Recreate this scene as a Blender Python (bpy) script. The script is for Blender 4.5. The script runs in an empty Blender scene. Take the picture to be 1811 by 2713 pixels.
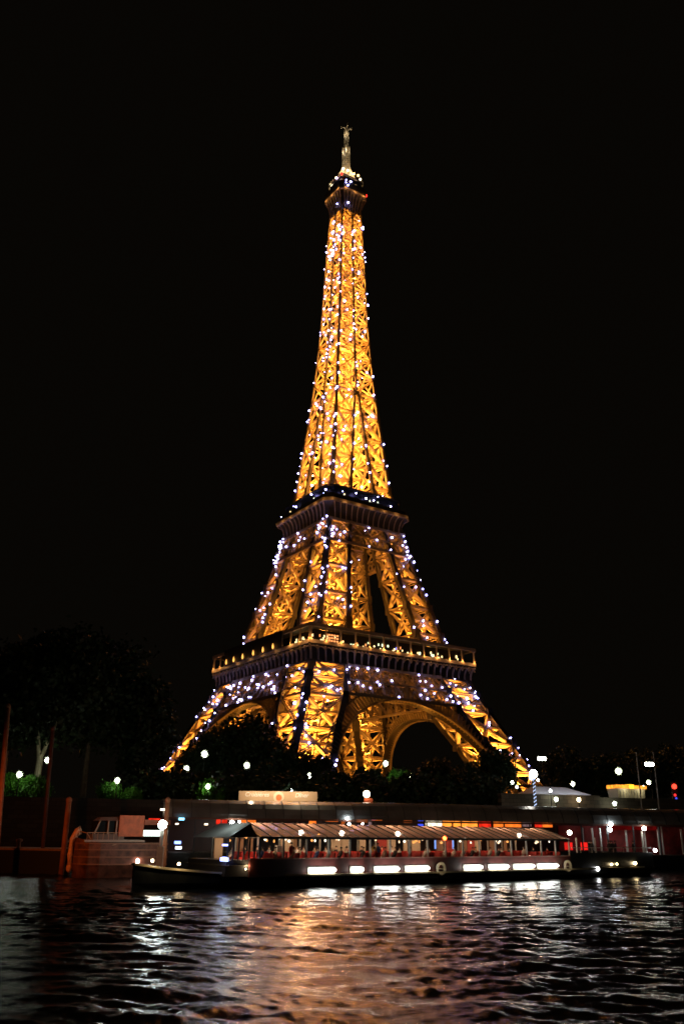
import bpy, math, random
import numpy as np
from mathutils import Vector, Matrix
random.seed(7); rng = np.random.default_rng(7)
sc = bpy.context.scene
COL = sc.collection

# ------------------------------------------------------------------ camera
CAM_Z = 4.5
PIT, ROLL, FPX = 0.364740500, 0.0117756784, 2233.92
YAW = 0.587375459
TD = 315.388
cd = bpy.data.cameras.new('camera'); cam = bpy.data.objects.new('camera', cd); COL.objects.link(cam)
cd.sensor_fit = 'VERTICAL'; cd.sensor_height = 24.0; cd.lens = 24.0 * FPX / 2713.0
cd.clip_start = 0.5; cd.clip_end = 6000
FW = Vector((0, math.cos(PIT), math.sin(PIT)))
R0 = Vector((1, 0, 0)); U0 = R0.cross(FW)
RV = R0 * math.cos(ROLL) + U0 * math.sin(ROLL); UV = -R0 * math.sin(ROLL) + U0 * math.cos(ROLL)
m = Matrix.Identity(4)
for k in range(3):
    m[k][0] = RV[k]; m[k][1] = UV[k]; m[k][2] = -FW[k]
m[0][3], m[1][3], m[2][3] = 0, 0, CAM_Z
cam.matrix_world = m
sc.camera = cam
cd.dof.use_dof = True; cd.dof.focus_distance = 55.0; cd.dof.aperture_fstop = (cd.lens / 1000) / 0.028

# ------------------------------------------------------------------ world: night sky with a trace of city glow
wd = bpy.data.worlds.new('World'); sc.world = wd; wd.use_nodes = True
nt = wd.node_tree; bg = nt.nodes['Background']
SKY = (0.0022, 0.0017, 0.0011)
bg.inputs['Color'].default_value = (*SKY, 1); bg.inputs['Strength'].default_value = 1.0

# ------------------------------------------------------------------ render settings
sc.view_settings.view_transform = 'Standard'; sc.view_settings.look = 'None'
sc.view_settings.exposure = 0; sc.view_settings.gamma = 1; sc.view_settings.use_curve_mapping = False
cy = sc.cycles
cy.use_denoising = True
try:
    cy.denoiser = 'OPENIMAGEDENOISE'; cy.denoising_input_passes = 'RGB_ALBEDO_NORMAL'
except Exception: pass
cy.use_light_tree = True
cy.max_bounces = 6; cy.diffuse_bounces = 2; cy.glossy_bounces = 3; cy.transmission_bounces = 4; cy.transparent_max_bounces = 12
cy.sample_clamp_indirect = 4.0; cy.sample_clamp_direct = 0
cy.caustics_reflective = False; cy.caustics_refractive = False
cy.filter_width = 1.6

# ------------------------------------------------------------------ pixel helpers (photograph pixels -> world)
def ray(u, v):
    d = FW * FPX + RV * (u - 905.5) + UV * (1356.5 - v)
    return d
def at(u, v, Y):
    d = ray(u, v); s = Y / d.y
    return Vector((d.x * s, Y, CAM_Z + d.z * s))
def on_line(u, v, P, ang):
    d = ray(u, v); n = (-math.sin(ang), math.cos(ang))
    s = (P[0] * n[0] + P[1] * n[1]) / (d.x * n[0] + d.y * n[1])
    return Vector((d.x * s, d.y * s, CAM_Z + d.z * s))

# ------------------------------------------------------------------ tagging
def tag(o, label=None, cat=None, group=None, kind=None):
    if label: o['label'] = label
    if cat: o['category'] = cat
    if group: o['group'] = group
    if kind: o['kind'] = kind
    return o
def empty(name, loc=(0, 0, 0), rz=0.0, label=None, cat=None, group=None):
    o = bpy.data.objects.new(name, None); COL.objects.link(o)
    o.location = loc; o.rotation_euler = (0, 0, rz); o.empty_display_size = 0.5
    return tag(o, label, cat, group)
def copy_tree(o, parent=None):
    c = o.copy(); COL.objects.link(c)
    if parent: c.parent = parent
    for ch in list(o.children): copy_tree(ch, c)
    return c
def lamp(name, loc, power, color, radius=0.15, parent=None):
    ld = bpy.data.lights.new(name, 'POINT'); ld.energy = power; ld.color = color; ld.shadow_soft_size = radius
    o = bpy.data.objects.new(name, ld); COL.objects.link(o); o.location = loc
    if parent: o.parent = parent
    return o

# ------------------------------------------------------------------ materials
MATS = {}
def mat(name, color, rough=0.6, metal=0.0, noise=0.0, nscale=2.0, spec=0.5, bump=0.0):
    if name in MATS: return MATS[name]
    M = bpy.data.materials.new(name); M.use_nodes = True; MATS[name] = M
    t = M.node_tree; b = t.nodes['Principled BSDF']
    b.inputs['Base Color'].default_value = (*color, 1); b.inputs['Roughness'].default_value = rough
    b.inputs['Metallic'].default_value = metal
    b.inputs['Specular IOR Level'].default_value = spec
    if noise > 0 or bump > 0:
        tc = t.nodes.new('ShaderNodeTexCoord'); nz = t.nodes.new('ShaderNodeTexNoise')
        nz.inputs['Scale'].default_value = nscale; nz.inputs['Detail'].default_value = 5
        t.links.new(tc.outputs['Object'], nz.inputs['Vector'])
        if noise > 0:
            cr = t.nodes.new('ShaderNodeValToRGB')
            cr.color_ramp.elements[0].position = 0.3; cr.color_ramp.elements[1].position = 0.7
            cr.color_ramp.elements[0].color = (*[c * (1 - noise) for c in color], 1)
            cr.color_ramp.elements[1].color = (*[min(1, c * (1 + noise)) for c in color], 1)
            t.links.new(nz.outputs['Fac'], cr.inputs['Fac']); t.links.new(cr.outputs['Color'], b.inputs['Base Color'])
        if bump > 0:
            bp = t.nodes.new('ShaderNodeBump'); bp.inputs['Strength'].default_value = bump; bp.inputs['Distance'].default_value = 0.1
            t.links.new(nz.outputs['Fac'], bp.inputs['Height']); t.links.new(bp.outputs['Normal'], b.inputs['Normal'])
    return M
def emis(name, color, strength, sample=True, noise=0.0, nscale=1.0):
    if name in MATS: return MATS[name]
    M = bpy.data.materials.new(name); M.use_nodes = True; MATS[name] = M
    t = M.node_tree; t.nodes.clear()
    o = t.nodes.new('ShaderNodeOutputMaterial'); e = t.nodes.new('ShaderNodeEmission')
    e.inputs['Color'].default_value = (*color, 1); e.inputs['Strength'].default_value = strength
    t.links.new(e.outputs[0], o.inputs[0])
    if noise:
        tc = t.nodes.new('ShaderNodeTexCoord'); nz = t.nodes.new('ShaderNodeTexNoise'); nz.inputs['Scale'].default_value = nscale
        mr = t.nodes.new('ShaderNodeMapRange'); mr.inputs[1].default_value = .3; mr.inputs[2].default_value = .7
        mr.inputs[3].default_value = strength * (1 - noise); mr.inputs[4].default_value = strength * (1 + noise)
        t.links.new(tc.outputs['Object'], nz.inputs['Vector']); t.links.new(nz.outputs['Fac'], mr.inputs[0]); t.links.new(mr.outputs[0], e.inputs['Strength'])
    if not sample: M.cycles.emission_sampling = 'NONE'
    return M
def glass(name, tint=(0.9, 0.95, 0.95), refl=0.12, body=0.0, bodycol=(0.4, 0.35, 0.3)):
    if name in MATS: return MATS[name]
    M = bpy.data.materials.new(name); M.use_nodes = True; MATS[name] = M
    t = M.node_tree; t.nodes.clear()
    o = t.nodes.new('ShaderNodeOutputMaterial'); tr = t.nodes.new('ShaderNodeBsdfTransparent'); gl = t.nodes.new('ShaderNodeBsdfGlossy')
    tr.inputs['Color'].default_value = (*tint, 1); gl.inputs['Roughness'].default_value = 0.06
    fr = t.nodes.new('ShaderNodeLayerWeight'); fr.inputs['Blend'].default_value = 0.5
    pw = t.nodes.new('ShaderNodeMath'); pw.operation = 'POWER'; pw.inputs[1].default_value = 4.5
    mr = t.nodes.new('ShaderNodeMapRange'); mr.inputs[3].default_value = 0.05; mr.inputs[4].default_value = 0.95
    t.links.new(fr.outputs['Facing'], pw.inputs[0]); t.links.new(pw.outputs[0], mr.inputs[0])
    mx = t.nodes.new('ShaderNodeMixShader')
    t.links.new(mr.outputs[0], mx.inputs[0]); t.links.new(tr.outputs[0], mx.inputs[1]); t.links.new(gl.outputs[0], mx.inputs[2])
    last = mx
    if body > 0:
        df = t.nodes.new('ShaderNodeBsdfDiffuse'); df.inputs['Color'].default_value = (*bodycol, 1)
        tl = t.nodes.new('ShaderNodeBsdfTranslucent'); tl.inputs['Color'].default_value = (*bodycol, 1)
        ad = t.nodes.new('ShaderNodeMixShader'); ad.inputs[0].default_value = 0.6
        t.links.new(df.outputs[0], ad.inputs[1]); t.links.new(tl.outputs[0], ad.inputs[2])
        m2 = t.nodes.new('ShaderNodeMixShader'); m2.inputs[0].default_value = body
        t.links.new(mx.outputs[0], m2.inputs[1]); t.links.new(ad.outputs[0], m2.inputs[2]); last = m2
    t.links.new(last.outputs[0], o.inputs[0])
    return M

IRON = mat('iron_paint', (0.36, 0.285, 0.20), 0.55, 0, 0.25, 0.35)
IRON_SHADE = mat('iron_shade', (0.040, 0.034, 0.028), 0.6, 0, 0.25, 0.3)  # same iron, darkened: the shade on unlit outer sides is in the colour
SPARK = emis('flash_bulb_glow', (0.40, 0.37, 1.0), 26.0)
STEEL = mat('dark_steel', (0.05, 0.055, 0.055), 0.45, 0.3)
PALE = mat('pale_paint', (0.5, 0.48, 0.43), 0.5, 0, 0.15, 3)
WOOD_O = mat('weathered_wood', (0.30, 0.16, 0.10), 0.7, 0, 0.35, 2.5, bump=0.3)
HULL = mat('black_hull_paint', (0.018, 0.019, 0.017), 0.35, 0, 0.4, 1.5)
RED = mat('red_upholstery', (0.45, 0.03, 0.025), 0.7, 0, 0.2, 4)
DECK = mat('deck_boards', (0.10, 0.08, 0.06), 0.6, 0, 0.3, 3)

# ------------------------------------------------------------------ geometry collector
class G:
    def __init__(s): s.v = []; s.f = []; s.mi = []; s.n = 0
    def add(s, V, F, mi=0):
        b = s.n; s.v.extend([tuple(x) for x in V]); s.n += len(V)
        for f in F: s.f.append(tuple(i + b for i in f)); s.mi.append(mi)
    def hexa(s, P, mi=0):
        s.add(P, [(0, 3, 2, 1), (4, 5, 6, 7), (0, 1, 5, 4), (1, 2, 6, 5), (2, 3, 7, 6), (3, 0, 4, 7)], mi)
    def box(s, c, d, mi=0, rz=0.0):
        x, y, z = d[0] / 2, d[1] / 2, d[2] / 2; ca, sa = math.cos(rz), math.sin(rz)
        P = [(-x, -y, -z), (x, -y, -z), (x, y, -z), (-x, y, -z), (-x, -y, z), (x, -y, z), (x, y, z), (-x, y, z)]
        s.hexa([(c[0] + a * ca - b * sa, c[1] + a * sa + b * ca, c[2] + e) for a, b, e in P], mi)
    def span(s, a, b, mi=0):
        s.box([(a[k] + b[k]) / 2 for k in range(3)], [abs(b[k] - a[k]) for k in range(3)], mi)
    def beam(s, p, q, w, d, n=None, mi=0, w2=None):
        """bar from p to q; d = size along n (face normal), w = size across"""
        p = np.array(p, float); q = np.array(q, float); a = q - p; L = np.linalg.norm(a)
        if L < 1e-6: return
        a = a / L
        n = np.array(n if n is not None else ((0, 0, 1) if abs(a[2]) < .9 else (1, 0, 0)), float)
        n = n - a * (n @ a); l = np.linalg.norm(n)
        if l < 1e-6: n = np.array((1., 0, 0)) - a * a[0]; l = np.linalg.norm(n)
        n = n / l; t = np.cross(a, n); w2 = w if w2 is None else w2; k = w2 / w
        t1 = t * w / 2; n1 = n * d / 2; t2 = t1 * k; n2 = n1 * k
        s.hexa([p - t1 - n1, p + t1 - n1, p + t1 + n1, p - t1 + n1, q - t2 - n2, q + t2 - n2, q + t2 + n2, q - t2 + n2], mi)
    def truss(s, p, q, n, wd, dep, t=0.16, step=1.6, mi=0, lace=False):
        """open lattice beam: two deep plates joined by lacing"""
        p = np.array(p, float); q = np.array(q, float); a = q - p; L = np.linalg.norm(a)
        if L < .3: return
        a /= L; n = np.array(n, float); n = n - a * (n @ a); n /= np.linalg.norm(n); c = np.cross(a, n) * wd / 2
        s.beam(p - c, q - c, t, dep, n, mi); s.beam(p + c, q + c, t, dep, n, mi)
        if not lace: return
        k = max(1, int(L / step)); sg = 1
        for i in range(k):
            A = p + a * L * i / k + c * sg; B = p + a * L * (i + 1) / k - c * sg; sg = -sg
            s.beam(A, B, t * .8, dep * .55, n, mi)
    def tube(s, pts, r, n=8, mi=0, r2=None):
        pts = [Vector(p) for p in pts]; rings = []; N = len(pts); V = []; F = []
        for i, p in enumerate(pts):
            a = (pts[min(i + 1, N - 1)] - pts[max(i - 1, 0)]).normalized()
            x = a.cross(Vector((0, 0, 1)));
            if x.length < .05: x = Vector((1, 0, 0))
            x.normalize(); y = a.cross(x); rr = r if r2 is None else r + (r2 - r) * i / max(1, N - 1)
            for k in range(n):
                th = 2 * math.pi * k / n; V.append(p + x * rr * math.cos(th) + y * rr * math.sin(th))
        for i in range(N - 1):
            for k in range(n): F.append((i * n + k, i * n + (k + 1) % n, (i + 1) * n + (k + 1) % n, (i + 1) * n + k))
        F.append(tuple(range(n))[::-1]); F.append(tuple((N - 1) * n + k for k in range(n)))
        s.add(V, F, mi)
    def lathe(s, c, prof, n=14, mi=0):
        V = []; F = []
        for r, z in prof:
            for k in range(n):
                th = 2 * math.pi * k / n; V.append((c[0] + r * math.cos(th), c[1] + r * math.sin(th), c[2] + z))
        N = len(prof)
        for i in range(N - 1):
            for k in range(n): F.append((i * n + k, i * n + (k + 1) % n, (i + 1) * n + (k + 1) % n, (i + 1) * n + k))
        F.append(tuple(range(n))[::-1]); F.append(tuple((N - 1) * n + k for k in range(n)))
        s.add(V, F, mi)
    def ball(s, c, r, mi=0, n=10, sz=1.0):
        prof = [(max(.02, math.sin(math.pi * i / (n - 2))) * r, -math.cos(math.pi * i / (n - 2)) * r * sz) for i in range(n - 1)]
        s.lathe(c, prof, n, mi)
    def loft(s, rings, mi=0, closed=True, caps=True):
        n = len(rings[0]); V = [p for r in rings for p in r]; F = []
        for i in range(len(rings) - 1):
            for k in range(n if closed else n - 1):
                F.append((i * n + k, i * n + (k + 1) % n, (i + 1) * n + (k + 1) % n, (i + 1) * n + k))
        if caps: F.append(tuple(range(n))[::-1]); F.append(tuple((len(rings) - 1) * n + k for k in range(n)))
        s.add(V, F, mi)
    def build(s, name, mats, parent=None, smooth=False):
        me = bpy.data.meshes.new(name)
        me.from_pydata(s.v, [], s.f); me.update()
        for M in (mats if isinstance(mats, (list, tuple)) else [mats]): me.materials.append(M)
        me.polygons.foreach_set('material_index', s.mi)
        if smooth: me.polygons.foreach_set('use_smooth', [True] * len(me.polygons))
        o = bpy.data.objects.new(name, me); COL.objects.link(o)
        if parent: o.parent = parent
        return o

# ================================================================== SETTING
# water: real waves on a fan shaped grid, out to the far bank and beyond
WALL_P, WALL_A = (0, 138), math.radians(15)
def make_water():
    ys = 9.0 * (400 / 9.0) ** (np.linspace(0, 1, 900)); xs = np.linspace(-0.95, 0.95, 780)
    Y = ys[:, None] * np.ones_like(xs)[None]; X = ys[:, None] * xs[None]
    Z = np.zeros_like(X)
    px = ys[:, None] * (0.95 * 2 / 779)
    r = np.random.default_rng(3)
    for k in range(70):
        lam = 0.28 * (4 / 0.28) ** r.random(); th = r.normal(1.45, 0.52); ph = r.random() * 6.28
        amp = 0.0047 * lam ** 0.80
        kk = 2 * math.pi / lam
        fade = np.clip(lam / (px * 3.5), 0, 1)
        q = kk * (X * math.cos(th) + Y * math.sin(th)) + ph
        Z += amp * fade * np.sin(q + 0.35 * np.sin(q))
    mod = 1 + 0.4 * np.sin(X * .11 + Y * .05 + 1) * np.sin(Y * .13 - X * .03) + .35 * np.sin(X * .41 - Y * .22) * np.sin(Y * .37 + X * .12 + 2)
    Z *= mod
    V = np.stack([X, Y, Z], -1).reshape(-1, 3); ny, nx = X.shape
    idx = np.arange(ny * nx).reshape(ny, nx)
    F = np.stack([idx[:-1, :-1], idx[:-1, 1:], idx[1:, 1:], idx[1:, :-1]], -1).reshape(-1, 4)
    nV = len(V); V = np.concatenate([V, [(-2500, -600, -.45), (2500, -600, -.45), (2500, 2500, -.45), (-2500, 2500, -.45)]]); F = np.concatenate([F, [[nV, nV + 1, nV + 2, nV + 3]]])
    me = bpy.data.meshes.new('water'); me.vertices.add(len(V)); me.vertices.foreach_set('co', V.ravel())
    me.loops.add(F.size); me.loops.foreach_set('vertex_index', F.ravel()); me.polygons.add(len(F))
    me.polygons.foreach_set('loop_start', np.arange(len(F)) * 4); me.polygons.foreach_set('loop_total', np.full(len(F), 4))
    me.polygons.foreach_set('use_smooth', np.ones(len(F), bool)); me.update()
    M = bpy.data.materials.new('river_water'); M.use_nodes = True; t = M.node_tree; b = t.nodes['Principled BSDF']
    b.inputs['Base Color'].default_value = (0.006, 0.007, 0.006, 1); b.inputs['Roughness'].default_value = 0.19; b.inputs['IOR'].default_value = 1.33; b.inputs['Specular Tint'].default_value = (.52, .60, 1.0, 1)
    tc = t.nodes.new('ShaderNodeTexCoord'); mp = t.nodes.new('ShaderNodeMapping'); mp.inputs['Scale'].default_value = (1.0, 1.7, 1)
    n1 = t.nodes.new('ShaderNodeTexNoise'); n1.inputs['Scale'].default_value = 2.6; n1.inputs['Detail'].default_value = 5; n1.inputs['Roughness'].default_value = .6
    bp = t.nodes.new('ShaderNodeBump'); bp.inputs['Strength'].default_value = 0.5; bp.inputs['Distance'].default_value = 0.05
    t.links.new(tc.outputs['Object'], mp.inputs['Vector']); t.links.new(mp.outputs['Vector'], n1.inputs['Vector'])
    t.links.new(n1.outputs['Fac'], bp.inputs['Height']); t.links.new(bp.outputs['Normal'], b.inputs['Normal'])
    me.materials.append(M)
    o = bpy.data.objects.new('water', me); COL.objects.link(o); tag(o, kind='structure')
make_water()
def wl(s, off, z):   # point on the bank line: s metres along, off metres behind it
    ca, sa = math.cos(WALL_A), math.sin(WALL_A)
    return (WALL_P[0] + s * ca - off * sa, WALL_P[1] + s * sa + off * ca, z)
LAND = 8.3
g = G(); g.add([wl(-1500, .9, LAND), wl(1500, .9, LAND), wl(1500, 3000, LAND), wl(-1500, 3000, LAND)], [(0, 1, 2, 3)])
tag(g.build('ground', mat('ground_earth', (0.05, 0.045, 0.035), .9, 0, .3, .1)), kind='structure')
g = G(); P = [wl(-1500, -9, 1.5), wl(1500, -9, 1.5), wl(1500, 0.02, 1.5), wl(-1500, .02, 1.5)]
g.hexa([(p[0], p[1], -1) for p in P] + P)
tag(g.build('quay', mat('quay_paving', (0.13, 0.12, 0.10), .85, 0, .3, .5)), kind='structure')

# stone quay wall with brick courses
def stone_mat(nm, c1, c2):
    M = bpy.data.materials.new(nm); M.use_nodes = True; t = M.node_tree; b = t.nodes['Principled BSDF']
    tc = t.nodes.new('ShaderNodeTexCoord'); br = t.nodes.new('ShaderNodeTexBrick'); mp = t.nodes.new('ShaderNodeMapping')
    sep = t.nodes.new('ShaderNodeSeparateXYZ'); cmb = t.nodes.new('ShaderNodeCombineXYZ')
    t.links.new(tc.outputs['Object'], sep.inputs[0]); t.links.new(sep.outputs[0], cmb.inputs[0]); t.links.new(sep.outputs[2], cmb.inputs[1])
    t.links.new(cmb.outputs[0], br.inputs['Vector'])
    br.inputs['Color1'].default_value = (*c1, 1); br.inputs['Color2'].default_value = (*c2, 1); br.inputs['Mortar'].default_value = (*[x * .4 for x in c2], 1)
    br.inputs['Scale'].default_value = 1.0; br.inputs['Brick Width'].default_value = 1.4; br.inputs['Row Height'].default_value = .6; br.inputs['Mortar Size'].default_value = .025
    t.links.new(br.outputs['Color'], b.inputs['Base Color']); b.inputs['Roughness'].default_value = .85
    return M
STONE = stone_mat('quay_stone', (.17, .135, .09), (.10, .082, .056)); STONE_SHADE = stone_mat('shaded_stone', (.055, .05, .042), (.035, .032, .027))  # second stone is a darkened copy: the unlit look of the long wall
def wall_piece(name, s0, s1, zt, off, label, thick=.8, z0=1.4, STONE=STONE):
    e = empty(name, wl(s0, off, 0), WALL_A, label, 'wall')
    g = G(); g.span((0, 0, z0), (s1 - s0, thick, zt)); g.build('masonry', STONE, e)
    g = G(); g.span((-.05, -.12, zt + .003), (s1 - s0 + .05, thick + .12, zt + .3)); g.build('coping', STONE, e)
    return e
def s_at(u, off):   # distance along the wall for a photo column
    P = (WALL_P[0] - off * math.sin(WALL_A), WALL_P[1] + off * math.cos(WALL_A))
    h = on_line(u, 2150, P, WALL_A); return (h.x - P[0]) * math.cos(WALL_A) + (h.y - P[1]) * math.sin(WALL_A)
wall_piece('quay_wall', -260, s_at(1325, 0), 8.6, 0, 'long dark stone embankment wall under the trees', STONE=STONE_SHADE)
wall_piece('quay_wall', s_at(1325, 0) + .02, s_at(1585, 0), 10.7, -.5, 'taller lit stone wall below the white marquee', 1.3)
wall_piece('quay_wall', s_at(1585, 0) + .02, 300, 10.45, 0, 'dim stone wall below the yellow lit kiosk at right')

# ================================================================== TOWER
TW = empty('lattice_tower', (0, TD, CAM_Z), YAW, 'tall golden lit iron lattice tower covered in white sparkling lights', 'tower')
ZT = [0, 19.4, 24.3, 30, 38, 47, 57, 67.5, 87, 105, 117, 127, 150, 166, 186, 208, 238, 272, 300]
WT = [59, 49.2, 46.9, 44.1, 40.1, 35.9, 31.7, 27.7, 22.6, 18.4, 16.0, 14.1, 11.9, 10.3, 8.9, 7.6, 6.6, 5.3, 5]
ZI = [0, 26, 41, 48, 57, 69, 100, 117, 135, 160, 170, 300]
II = [42, 31, 22.5, 20, 17, 14, 8.8, 6, 3.7, 1.5, .45, .4]
W = lambda z: float(np.interp(z, ZT, WT)); I = lambda z: float(np.interp(z, ZI, II))
CW = lambda z: float(np.interp(z, [0, 57, 116, 170, 270], [2.1, 1.75, 1.35, .85, .5]))    # column width
SODIUM = (1.0, 0.35, 0.036)
GAIN = 3.0
LEV_LOW = [3, 11, 20, 29.5, 40.5, 46.5, 52]
LEV_MID = [57.5, 68.3, 79, 90, 100, 109, 115.5]
LEV_UP = [117, 128, 139, 149.5, 160, 170]
LEV_TOP = [170, 179, 188, 197, 206, 215, 223.5, 232, 240, 248, 255.5, 262.5, 268.6]

def col_pts(sx, sy, kx, ky, zs):
    out = []
    for z in zs:
        h = CW(z) / 2; x = (W(z) - h) if kx else (I(z) + h); y = (W(z) - h) if ky else (I(z) + h)
        out.append(np.array((sx * x, sy * y, z)))
    return out
def gusset_col(g, pts, levs):
    zz = [p[2] for p in pts]
    for a, b in zip(pts[:-1], pts[1:]):
        g.beam(a, b, CW(a[2]), CW(a[2]), (1, 0, 0), 0, w2=CW(b[2]))
    for z in levs:
        p = np.array([np.interp(z, zz, [q[k] for q in pts]) for k in range(3)]); c = CW(z)
        g.box(p, (c * 1.22, c * 1.22, c * 2.0))
def leg_geo(sx, sy, levs, main, intern, xs=2):
    """bracing on the four faces of one leg between levels"""
    F = [((1, 1), (1, 0), (sx, 0, .45)), ((1, 1), (0, 1), (0, sy, .45)), ((0, 0), (1, 0), (0, -sy, 0)), ((0, 0), (0, 1), (-sx, 0, 0))]
    def cp(k, z): return col_pts(sx, sy, k[0], k[1], [z])[0]
    for z0, z1 in zip(levs[:-1], levs[1:]):
        for a, b, n in F:
            A0, A1, B0, B1 = cp(a, z0), cp(a, z1), cp(b, z0), cp(b, z1)
            sp = np.linalg.norm(A0 - B0); wd = min(.7, .055 * sp + .1); dep = min(1.1, .075 * sp + .3); t = .13 + .012 * sp
            if (a, b) in (((0, 0), (1, 0)), ((0, 0), (0, 1))) and z0 > 56:
                main.beam(A0, B1, t * 1.6, dep, n); main.beam(B0, A1, t * 1.6, dep, n); main.beam(A1, B1, t * 1.6, dep, n); continue
            main.truss(A0, B1, n, wd, dep, t, 1.5); main.truss(B0, A1, n, wd, dep, t, 1.5)
            main.truss(A1, B1, n, wd * 1.1, dep, t, 1.3)
            if sp > 11:
                m0, m1 = (A0 + A1) / 2, (B0 + B1) / 2
                main.truss(m0, m1, n, wd * .7, dep * .8, t, 1.4)
        # plan bracing
        q = [cp(k, z1) for k in ((0, 0), (1, 0), (1, 1), (0, 1))]
        main.truss(q[0], q[2], (0, 0, 1), .7, .6, .14, 1.5); main.truss(q[1], q[3], (0, 0, 1), .7, .6, .14, 1.5)
    # inclined lift track and stairs inside the leg
    z0, z1 = levs[0], levs[-1]
    def ax(z, fx, fy):
        o, i = W(z), I(z); return np.array((sx * (i + (o - i) * fx), sy * (i + (o - i) * fy), z))
    for fx, fy in ((.30, .30), (.62, .30), (.30, .62), (.62, .62)):
        zs = list(np.linspace(z0, z1, 8))
        for a, b in zip(zs[:-1], zs[1:]): intern.beam(ax(a, fx, fy), ax(b, fx, fy), .35, .6, (1, 0, 0))
    n = int((z1 - z0) / 2.6)
    for k in range(n):
        z = z0 + (z1 - z0) * k / n; zz = z + 1.3
        intern.beam(ax(z, .30, .30), ax(z, .62, .30), .14, .4); intern.beam(ax(z, .30, .30), ax(z, .30, .62), .14, .4)
        intern.beam(ax(zz, .62, .30), ax(zz, .62, .62), .14, .4); intern.beam(ax(zz, .30, .62), ax(zz, .62, .62), .14, .4)
        if k % 3 == 0:
            intern.beam(ax(z, .30, .62), ax(min(z1, z + 4), .62, .62), .5, .12); intern.beam(ax(z, .62, .30), ax(min(z1, z + 4), .30, .30), .5, .12)

for sx, sy in ((-1, -1), (1, -1), (-1, 1), (1, 1)):
    main, intern, intern2 = G(), G(), G()
    leg_geo(sx, sy, LEV_LOW, main, intern); leg_geo(sx, sy, LEV_MID, main, intern2)
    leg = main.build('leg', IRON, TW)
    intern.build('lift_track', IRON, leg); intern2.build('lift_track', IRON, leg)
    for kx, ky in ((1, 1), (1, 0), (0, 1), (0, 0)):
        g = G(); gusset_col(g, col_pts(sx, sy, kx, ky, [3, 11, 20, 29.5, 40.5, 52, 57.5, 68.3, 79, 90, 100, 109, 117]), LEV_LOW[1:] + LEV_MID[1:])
        g.build('corner_column', IRON_SHADE, leg)
    for z, pw in ((7, 5), (15, 14), (23.5, 15), (32, 14), (41.5, 12), (47.5, 4), (59.5, 7.5), (69.5, 7.5), (80.5, 7), (91, 6), (101, 2.2)):
        c = (W(z) + I(z)) / 2
        kd = (.95 if z > 45 else .85) * (1 if sx < 0 and sy < 0 else (.85 if z < 45 else .36) if sx * sy < 0 else .28)
        lamp('floodlight', (sx * c, sy * c, z), pw * 1000 * GAIN * kd, SODIUM, .2, TW)

# upper body
main, intern = G(), G()
for sx, sy in ((-1, -1), (1, -1), (-1, 1), (1, 1)):
    leg_geo(sx, sy, LEV_UP, main, G())
def shaft_faces(g, levs):
    for z0, z1 in zip(levs[:-1], levs[1:]):
        for k in range(4):
            def fp(x, z):
                w = W(z) - CW(z) / 2; return [np.array((x, -w, z)), np.array((w, x, z)), np.array((-x, w, z)), np.array((-w, -x, z))][k]
            n = [(0, -1, 0), (1, 0, 0), (0, 1, 0), (-1, 0, 0)][k]
            for s in (-1, 1):
                w0, w1 = W(z0) - CW(z0) / 2, W(z1) - CW(z1) / 2
                A0, A1, B0, B1 = fp(s * w0, z0), fp(s * w1, z1), fp(0, z0), fp(0, z1)
                wd = .16 * w0 * .6 + .1; dep = .55; t = .13
                b_ = .045 * w0 + .08
                g.beam(A0, B1, b_, dep, n); g.beam(B0, A1, b_, dep, n)
                g.truss(A1, B1, n, wd * .6, dep, t, 1.1)
        w = W(z1) - .6
        g.truss((-w, -w, z1), (w, w, z1), (0, 0, 1), .5, .4, .12, 1.2); g.truss((w, -w, z1), (-w, w, z1), (0, 0, 1), .5, .4, .12, 1.2)
shaft_faces(main, LEV_TOP)
UB = main.build('upper_shaft', IRON, TW)
# central lift mast
zs = np.arange(118, 266, 2.0)
for z in zs:
    r = min(2.6, W(z) * .36); r2 = min(2.6, W(z + 2) * .36)
    c0 = [(-r, -r), (r, -r), (r, r), (-r, r)]; c1 = [(-r2, -r2), (r2, -r2), (r2, r2), (-r2, r2)]
    for k in range(4):
        a, b = c0[k], c0[(k + 1) % 4]; d = c1[(k + 1) % 4]
        intern.beam((*a, z), (*c1[k], z + 2), .4, .4); intern.beam((*a, z), (*b, z), .2, .3); intern.beam((*a, z), (*d, z + 2), .16, .25)
        intern.beam(((a[0] + b[0]) / 2, (a[1] + b[1]) / 2, z), ((c1[k][0] + d[0]) / 2, (c1[k][1] + d[1]) / 2, z + 2), .15, .3)
intern.build('lift_mast', IRON, UB)
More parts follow.
